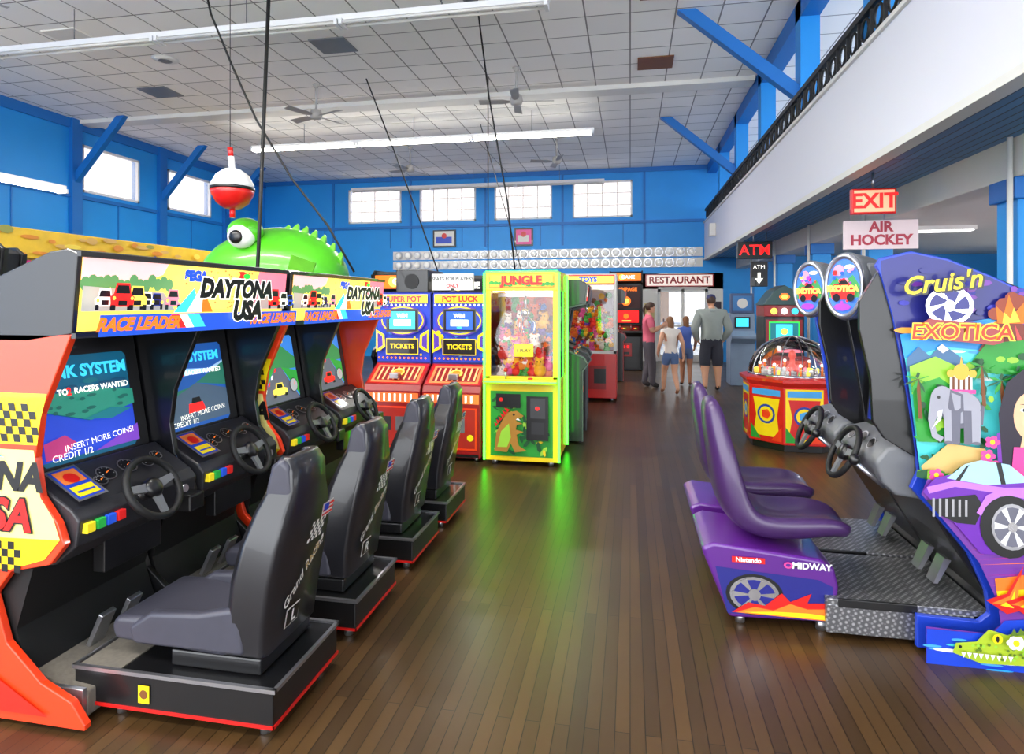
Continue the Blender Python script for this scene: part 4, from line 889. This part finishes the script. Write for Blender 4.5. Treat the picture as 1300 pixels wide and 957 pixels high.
# ---------- tower redemption game
g=G('ticket_tower_game',(2.35,10.2,0),world=True)
g.box('cabinet',(2.02,10.0,.0),(2.6,10.6,1.45),black,.01); g.box('deck',(2.02,9.7,.0),(2.6,10.0,.85),dred,.01)
g.prism('roof',[(2.0,1.62),(2.62,1.62),(2.45,1.85),(2.31,1.93),(2.17,1.85)],'y',9.98,10.6,mat('tower_roof',(50,80,80),.4),.01); g.box('neck',(2.02,10.0,1.45),(2.6,10.6,1.62),dred,.005)
A=Art(g,'front_print',(2.31,9.999,0),(1,0,0),(0,0,1),step=.002); A.R(-.26,1.05,.26,1.4,dred); A.R(-.22,1.08,.22,1.37,eG); A.R(-.2,1.1,.2,1.35,eT); A.R(-.12,1.12,.12,1.33,eC); A.C(0,1.22,.05,eY); A.R(-.26,.9,.26,1.02,eP); A.C(-.15,1.53,.05,eY);A.C(0,1.53,.05,eW);A.C(.15,1.53,.05,eC); A.done()
A=Art(g,'roof_print',(2.31,9.977,0),(1,0,0),(0,0,1),step=.002); A.C(0,1.75,.08,eO,.06,n=6); A.C(0,1.75,.05,eY,.035,n=6); A.done()
A=Art(g,'lower_print',(2.31,9.699,0),(1,0,0),(0,0,1),step=.002); A.R(-.25,.1,.25,.8,orange); A.R(-.18,.2,.18,.6,blue); A.done()
# ---------- ATM
g=G('cash_machine',(2.3,13.2,0),world=True)
am=mat('atm_blue_grey',(130,150,175),.4)
g.prism('body',[(12.95,0),(12.95,.85),(12.8,.95),(12.8,1.0),(12.98,1.1),(13.0,1.45),(13.5,1.45),(13.5,0)],'x',1.98,2.45,am,.01)
g.box('topper',(2.0,12.98,1.45),(2.43,13.2,1.85),mat('atm_top',(70,90,130),.4),.01)
A=Art(g,'print',(2.21,12.97,0),(1,0,0),(0,0,1),step=.003); A.R(-.15,1.15,.15,1.38,black); A.R(-.12,1.18,.12,1.35,eC); A.R(-.18,1.5,.18,1.8,mat('atm_label',(60,120,180),.4)); A.C(0,1.65,.1,offw); A.R(-.15,.4,.15,.6,dgrey); A.done()
g=G('atm_sign',(2.2,11.7,2.6),world=True)
g.box('box',(1.9,11.66,2.45),(2.5,11.76,2.76),black,.01); g.text('ATM',(2.2,11.655,2.6),(1,0,0),(0,0,1),.26,eR,offset=.004)
g.box('arrow_box',(2.13,11.66,1.95),(2.42,11.74,2.4),black,.01); g.text('ATM',(2.27,11.655,2.3),(1,0,0),(0,0,1),.1,eW); A=Art(g,'arrow',(2.27,11.658,2.1),(1,0,0),(0,0,1),step=.003); A.P([(-.07,.0),(.07,0),(0,-.1)],eW);A.R(-.025,0,.025,.1,eW);A.done()
mb=MB(); mb.cyl((2.27,11.7,2.4),(2.27,11.7,2.46),.012,silver)
for x in (2.18,2.4): mb.cyl((x,11.7,2.76),(x,11.7,2.93),.01,silver)
g.put('hangers',mb)
g=G('exit_sign',(2.32,6.55,2.65),world=True)
g.box('housing',(2.13,6.53,2.52),(2.53,6.6,2.77),red,.01); g.box('face',(2.15,6.525,2.54),(2.51,6.53,2.75),em('exit_face',(250,180,140),.4)); g.text('EXIT',(2.33,6.52,2.64),(1,0,0),(0,0,1),.2,eR,offset=.006); g.cyl('stem',(2.33,6.56,2.77),(2.33,6.56,2.93),.012,silver)
g=G('air_hockey_sign',(2.75,7.7,2.45),world=True)
g.box('board',(2.42,7.68,2.27),(3.2,7.72,2.6),em('hockey_pink',(234,214,218),.1),.005); g.text('AIR',(2.81,7.675,2.52),(1,0,0),(0,0,1),.16,mat('sign_red',(190,60,80),.5),offset=.006); g.text('HOCKEY',(2.81,7.675,2.37),(1,0,0),(0,0,1),.16,MC['sign_red'],offset=.006)
g.put('chains',MB().cyl((2.5,7.7,2.6),(2.5,7.7,2.93),.006,silver,seg=6).cyl((2.85,7.7,2.6),(2.85,7.7,2.93),.006,silver,seg=6))
for y in (7.2,10.5):
    g=G('air_hockey_table',(5.2,y,0),world=True)
    g.box('body',(4.5,y-.9,.45),(5.9,y+.9,.8),blue,.03); g.box('surface',(4.6,y-.8,.8),(5.8,y+.8,.805),white)
    mb=MB()
    for sx in (4.65,5.75):
        for sy in (-.75,.75): mb.cyl((sx,y+sy,0),(sx,y+sy,.45),.06,black)
    mb.box((4.5,y-.03,.8),(4.55,y+.03,1.7),black); mb.box((5.85,y-.03,.8),(5.9,y+.03,1.7),black); mb.box((4.5,y-.08,1.7),(5.9,y+.08,1.85),red); g.put('legs_and_scoreboard',mb)
upright('arcade_cabinet',3.9,12.6,math.pi*1.2,black,eB); upright('arcade_cabinet',3.7,9.4,math.pi*1.4,black,eR)
g=G('wall_speaker',(2.0,16.2,3.1),world=True); g.box('box',(1.9,15.6,3.3),(2.049,15.85,3.6),offw,.01)

# ---------- people
skin=mat('skin',(218,164,134),.5,var=.04); skin2=mat('skin_tan',(196,136,104),.5,var=.04)
def human(name,loc,rz,H,J,cl,hair,hairstyle='short',cap=None,sk=None,build=1.0,fem=False):
    sk=sk or skin
    P={'pel':(0,0,.525),'wst':(0,0,.60),'chs':(0,.0,.71),'uch':(0,-.005,.785),'nek':(0,-.005,.845),'hdb':(0,.01,.885)}
    for s_,S in ((-1,'L'),(1,'R')):
        P['sh'+S]=(s_*(.098 if fem else .118),-.005,.80); P['el'+S]=(s_*.135,-.01,.635); P['wr'+S]=(s_*.14,.04,.49)
        P['hp'+S]=(s_*.05,0,.49); P['kn'+S]=(s_*.055,.01,.275); P['an'+S]=(s_*.055,-.01,.045); P['to'+S]=(s_*.065,.075,.018)
    P.update(J)
    V={k:Vector(v)*H for k,v in P.items()}
    def lerp(a,b,t): return V[a].lerp(V[b],t)
    for S in 'LR':
        V['sl'+S]=lerp('sh'+S,'el'+S,.55); V['fa'+S]=lerp('el'+S,'wr'+S,.35); V['th'+S]=lerp('hp'+S,'kn'+S,.4); V['cf'+S]=lerp('kn'+S,'an'+S,.3)
        V['hand'+S]=V['wr'+S]+(V['wr'+S]-V['el'+S]).normalized()*.035*H
    names=list(V.keys()); idx={k:i for i,k in enumerate(names)}
    R=dict(pel=.078,wst=.064 if fem else .075,chs=.075 if fem else .086,uch=.06,nek=.033,hdb=.036)
    for S in 'LR':
        R.update({'sh'+S:.038,'sl'+S:.030,'el'+S:.025,'fa'+S:.025,'wr'+S:.016,'hand'+S:.02,'hp'+S:.058,'th'+S:.052,'kn'+S:.034,'cf'+S:.035,'an'+S:.021,'to'+S:.022})
    R.update(cl.get('radii',{}))
    E=[('pel','wst'),('wst','chs'),('chs','uch'),('uch','nek'),('nek','hdb')]
    for S in 'LR': E+=[('uch','sh'+S),('sh'+S,'sl'+S),('sl'+S,'el'+S),('el'+S,'fa'+S),('fa'+S,'wr'+S),('wr'+S,'hand'+S),('pel','hp'+S),('hp'+S,'th'+S),('th'+S,'kn'+S),('kn'+S,'cf'+S),('cf'+S,'an'+S),('an'+S,'to'+S)]
    me=bpy.data.meshes.new(name+'_sk'); me.from_pydata([V[k] for k in names],[(idx[a],idx[b]) for a,b in E],[])
    ob=bpy.data.objects.new(name+'_sk',me); COL.objects.link(ob)
    md=ob.modifiers.new('skin','SKIN'); md.use_smooth_shade=True
    if not me.skin_vertices:
        bm=bmesh.new(); bm.from_mesh(me); bm.verts.layers.skin.verify(); bm.to_mesh(me); bm.free()
    for k in names:
        sv=me.skin_vertices[0].data[idx[k]]; r=R.get(k,.03)*H*build; sv.radius=(r,r); sv.use_root=(k=='pel')
    sb=ob.modifiers.new('sub','SUBSURF'); sb.levels=2; sb.render_levels=2
    dg=bpy.context.evaluated_depsgraph_get(); dg.update()
    nm=bpy.data.meshes.new_from_object(ob.evaluated_get(dg)); bpy.data.objects.remove(ob)
    nm.materials.clear()
    for m in [sk,cl['top'],cl['bot'],cl['shoe']]: nm.materials.append(m)
    lab={}
    for a,b in E:
        if b=='nek': L=1
        elif b=='hdb': L=0
        elif a in('wst','chs','uch'): L=1
        elif a=='pel' and b=='wst': L=1
        elif a.startswith('sh'): L=0 if cl.get('sleeveless') else 1
        elif a.startswith('sl') or a.startswith('el') or a.startswith('fa'): L=1 if cl.get('long') else 0
        elif a.startswith('wr'): L=0
        elif a=='pel': L=2
        elif a.startswith('hp'): L=2
        elif a.startswith('th'): L=2 if cl.get('pants') or cl.get('knee') else 0
        elif a.startswith('kn') or a.startswith('cf'): L=2 if cl.get('pants') else 0
        elif a.startswith('an'): L=3
        else: L=0
        lab[(a,b)]=L
    def dist(p,a,b):
        d=b-a; t=max(0,min(1,(p-a).dot(d)/d.length_squared)); return (p-(a+d*t)).length
    for p in nm.polygons:
        c=p.center; best=min(E,key=lambda e:dist(c,V[e[0]],V[e[1]])-.3*H*min(R.get(e[0],.03),R.get(e[1],.03)))
        L=lab[best]
        if best[0] in('pel','wst') : L=1 if c.z>.535*H else 2
        p.material_index=L; p.use_smooth=True
    g=G(name,loc,rz); o=bpy.data.objects.new('body',nm); COL.objects.link(o); o.parent=g.e
    mb=MB()
    for s_,S in ((-1,'L'),(1,'R')):
        d=(V['wr'+S]-V['el'+S]).normalized(); c=V['wr'+S]; side=Vector((0,1,0))-d*d.y
        if side.length<.2: side=Vector((1,0,0))-d*d.x
        side.normalize(); pn=d.cross(side)*(-s_); k_=H*1.0
        mb.loft([[tuple(c+side*a_*.014*k_+pn*b_*.009*k_) for a_,b_ in ((-1,-1),(1,-1),(1,1),(-1,1))],[tuple(c+d*.022*k_+side*a_*.022*k_+pn*b_*.010*k_) for a_,b_ in ((-1,-1),(1,-1),(1,1),(-1,1))],[tuple(c+d*.052*k_+side*a_*.022*k_+pn*b_*.008*k_) for a_,b_ in ((-1,-1),(1,-1),(1,1),(-1,1))]],sk)
        for f,(o_,ln) in enumerate(((-.017,.034),(-.006,.042),(.006,.045),(.017,.041))):
            b0=c+d*.048*k_+side*o_*k_
            mb.tube([b0,b0+d*ln*.45*k_+pn*.004*k_,b0+d*ln*.8*k_+pn*.012*k_,b0+d*ln*.95*k_+pn*.02*k_],[.0055*k_,.005*k_,.0045*k_,.003*k_],sk,6)
        b0=c+d*.018*k_+side*.02*k_; mb.tube([b0,b0+side*.014*k_+d*.015*k_,b0+side*.016*k_+d*.034*k_+pn*.006*k_],[.0065*k_,.006*k_,.004*k_],sk,6)
    g.put('hands',mb)
    hc=V['hdb']+Vector((0,.012,.045))*H; mb=MB(); h=H*.95
    secs=[]
    for z,rx,ry,dy in ((-.062,.018,.025,.012),(-.055,.028,.034,.010),(-.035,.037,.043,.004),(-.01,.042,.050,0),(.015,.044,.055,-.003),(.035,.041,.053,-.004),(.052,.031,.042,-.004),(.062,.014,.02,-.004)):
        secs.append([tuple(hc+Vector((rx*math.cos(t),dy+ry*math.sin(t),z))*h) for t in [2*math.pi*i/16 for i in range(16)]])
    mb.loft(secs,sk)
    mb.loft([[tuple(hc+Vector(q)*h) for q in ((-.004,.046,.008),(.004,.046,.008),(.004,.05,.004),(-.004,.05,.004))],[tuple(hc+Vector(q)*h) for q in ((-.008,.044,-.018),(.008,.044,-.018),(.006,.062,-.014),(-.006,.062,-.014))]],sk)
    for s_ in (-1,1):
        mb.ball(hc+Vector((s_*.017,.045,.004))*h,.006*h,white,seg=8,rings=6); mb.ball(hc+Vector((s_*.017,.05,.004))*h,.003*h,black2,seg=6,rings=5)
        mb.ball(hc+Vector((s_*.044,-.003,-.004))*h,Vector((.005,.010,.016))*h,sk,seg=8,rings=6)
    mb.ball(hc+Vector((0,.048,-.034))*h,Vector((.013,.004,.004))*h,mat('lips',(180,90,85),.5),seg=8,rings=6)
    g.put('head',mb,sub=1)
    mb=MB()
    if hair:
        secs=[]
        for z,rx,ry,dy in ((-.03,.036,.03,-.022),(-.015,.045,.042,-.018),(.01,.05,.056,-.01),(.03,.049,.060,-.005),(.05,.040,.052,-.004),(.066,.025,.033,-.004),(.073,.008,.01,-.004)):
            secs.append([tuple(hc+Vector((rx*math.cos(t),dy+ry*math.sin(t),z))*h) for t in [2*math.pi*i/16 for i in range(16)]])
        mb.loft(secs,hair)
        if hairstyle=='long': mb.loft([[tuple(hc+Vector((a_*w,dy+b_*t_,z))*h) for a_,b_ in ((-1,-.6),(-.5,-1),(.5,-1),(1,-.6),(1,.6),(.5,1),(-.5,1),(-1,.6))] for z,w,t_,dy in ((.04,.035,.03,-.03),(0,.046,.03,-.035),(-.06,.044,.025,-.04),(-.12,.042,.02,-.045),(-.18,.034,.016,-.05),(-.22,.015,.008,-.05))],hair)
        if hairstyle=='pony': mb.ball(hc+Vector((0,-.058,.03))*h,.016*h,hair,seg=10,rings=8); mb.tube([hc+Vector(q)*h for q in ((0,-.06,.03),(0,-.085,.0),(0,-.085,-.06),(0,-.075,-.11))],[.014*h,.018*h,.015*h,.004*h],hair,8)
        g.put('hair',mb,sub=1)
    if cap:
        mb=MB(); mb.lathe(hc+Vector((0,-.003,.018))*h,(0,0,1),[(.056*h,0),(.055*h,.02*h),(.045*h,.042*h),(.02*h,.056*h),(0,.058*h)],cap,20,1.0,.92)
        mb.loft([[tuple(hc+Vector(q)*h) for q in ((-.04,.035,.02),(.04,.035,.02),(.04,.035,.025),(-.04,.035,.025))],[tuple(hc+Vector(q)*h) for q in ((-.03,.10,.012),(.03,.10,.012),(.03,.10,.016),(-.03,.10,.016))]],cap); g.put('cap',mb)
    return g,V,H
pinkT=mat('pink_tshirt',(230,110,134),.8); gpants=mat('charcoal_trousers',(92,86,94),.8); denim=mat('denim',(88,114,160),.8); whiteT=mat('white_tank_top',(232,222,214),.8)
hood=mat('grey_hoodie',(148,156,152),.9); navyS=mat('navy_shorts',(48,50,62),.8); blueT=mat('blue_top',(76,104,184),.8); shoe=mat('shoe',(60,55,55),.6); sandal=mat('sandal',(150,100,70),.6)
hdk=mat('dark_brown_hair',(72,48,34),.55); hbr=mat('brown_hair',(128,84,50),.55); capM=mat('navy_cap',(48,50,96),.7)
g,V,H=human('woman',(.36,12.4,0),-math.pi/2+.15,1.68,{'elL':(-.135,.02,.65),'wrL':(-.08,.14,.70),'elR':(.135,.02,.65),'wrR':(.08,.14,.72),'knR':(.055,.03,.275),'anR':(.055,.03,.045),'toR':(.06,.11,.018),'anL':(-.055,-.05,.045),'toL':(-.06,.03,.018)},
 dict(top=pinkT,bot=gpants,shoe=shoe,pants=True,radii={'knL':.044,'knR':.044,'cfL':.042,'cfR':.042,'anL':.034,'anR':.034,'slL':.036,'slR':.036}),hdk,'pony',fem=True,build=1.12)
g.put('phone',MB().box((-.06,.29,1.22),(.02,.3,1.35),black),.004)
human('girl',(.72,11.5,0),.25,1.42,{'knL':(-.05,.10,.28),'anL':(-.05,.13,.05),'toL':(-.055,.2,.02),'knR':(.05,-.01,.275),'anR':(.05,-.14,.075),'toR':(.055,-.07,.02),'wrR':(.18,.03,.5),'elR':(.16,-.01,.64),'elL':(-.15,-.03,.64),'wrL':(-.14,.07,.53)},
 dict(top=whiteT,bot=denim,shoe=sandal,sleeveless=True,radii={'hpL':.064,'hpR':.064}),hbr,'long',fem=True,build=1.08)
human('girl',(1.10,12.75,0),0,1.40,{'knL':(-.05,.03,.275),'anL':(-.05,.02,.05),'knR':(.05,.0,.275),'anR':(.05,-.03,.045),'elR':(.14,.02,.64),'wrR':(.13,.1,.55)},
 dict(top=blueT,bot=denim,shoe=shoe),hbr,'long',fem=True,sk=skin2,build=1.06)
g,V,H=human('man',(1.50,12.05,0),.05,1.82,{'elL':(-.175,-.03,.64),'wrL':(-.13,.05,.535),'elR':(.175,-.03,.64),'wrR':(.13,.05,.535),'anL':(-.065,-.03,.045),'knL':(-.065,.01,.275),'knR':(.065,.02,.275),'anR':(.07,.01,.045)},
 dict(top=hood,bot=navyS,shoe=shoe,long=True,knee=True,radii={'shL':.052,'shR':.052,'slL':.046,'slR':.046,'elL':.04,'elR':.04,'faL':.036,'faR':.036,'wrL':.024,'wrR':.024,'chs':.105,'wst':.1,'pel':.094,'thL':.066,'thR':.066,'knL':.054,'knR':.054}),hdk,'short',cap=capM,build=1.12)
mb=MB(); c=V['nek']; mb.torus(c+Vector((0,-.03,0)),(0,-.5,1),.075,.03,hood,20,8); g.put('hood',mb)

# ---------- lights
def area(n,loc,sx,sy,p,rot=(0,0,0),col=(1,.97,.92)):
    l=bpy.data.lights.new(n,'AREA'); l.shape='RECTANGLE'; l.size=sx; l.size_y=sy; l.energy=p; l.color=col
    o=bpy.data.objects.new(n,l); o.location=loc; o.rotation_euler=rot; COL.objects.link(o); return o
for i,y in enumerate((-.5,3.3,12.25)):  # far row is the seen tubes; the nearer two are added, unseen lamps
    area('tube_and_added_lamp_down',(-4.6,y,4.97),7.4,.14,260)
    area('tube_and_added_lamp_up',(-4.6,y,5.0),7.4,.14,75,(math.pi,0,0))
for y in (4.5,8,11.5): area('side_room_lamp',(5,y,2.84),1.2,.3,45)
W=bpy.data.worlds.new('World'); sc.world=W; W.use_nodes=True
bg=W.node_tree.nodes['Background']; bg.inputs[0].default_value=(.92,.955,1,1); bg.inputs[1].default_value=4.3
# ---------- camera
cam=bpy.data.cameras.new('camera'); co=bpy.data.objects.new('camera',cam); COL.objects.link(co); sc.camera=co
cam.sensor_fit='HORIZONTAL'; cam.sensor_width=36; cam.lens=36*780/1300; cam.shift_y=-93.5/1300; cam.clip_start=.05
co.location=(0,0,1.65); co.rotation_euler=(math.pi/2,0,math.radians(10.885))
sc.view_settings.view_transform='Standard'; sc.view_settings.look='None'; sc.view_settings.exposure=.44
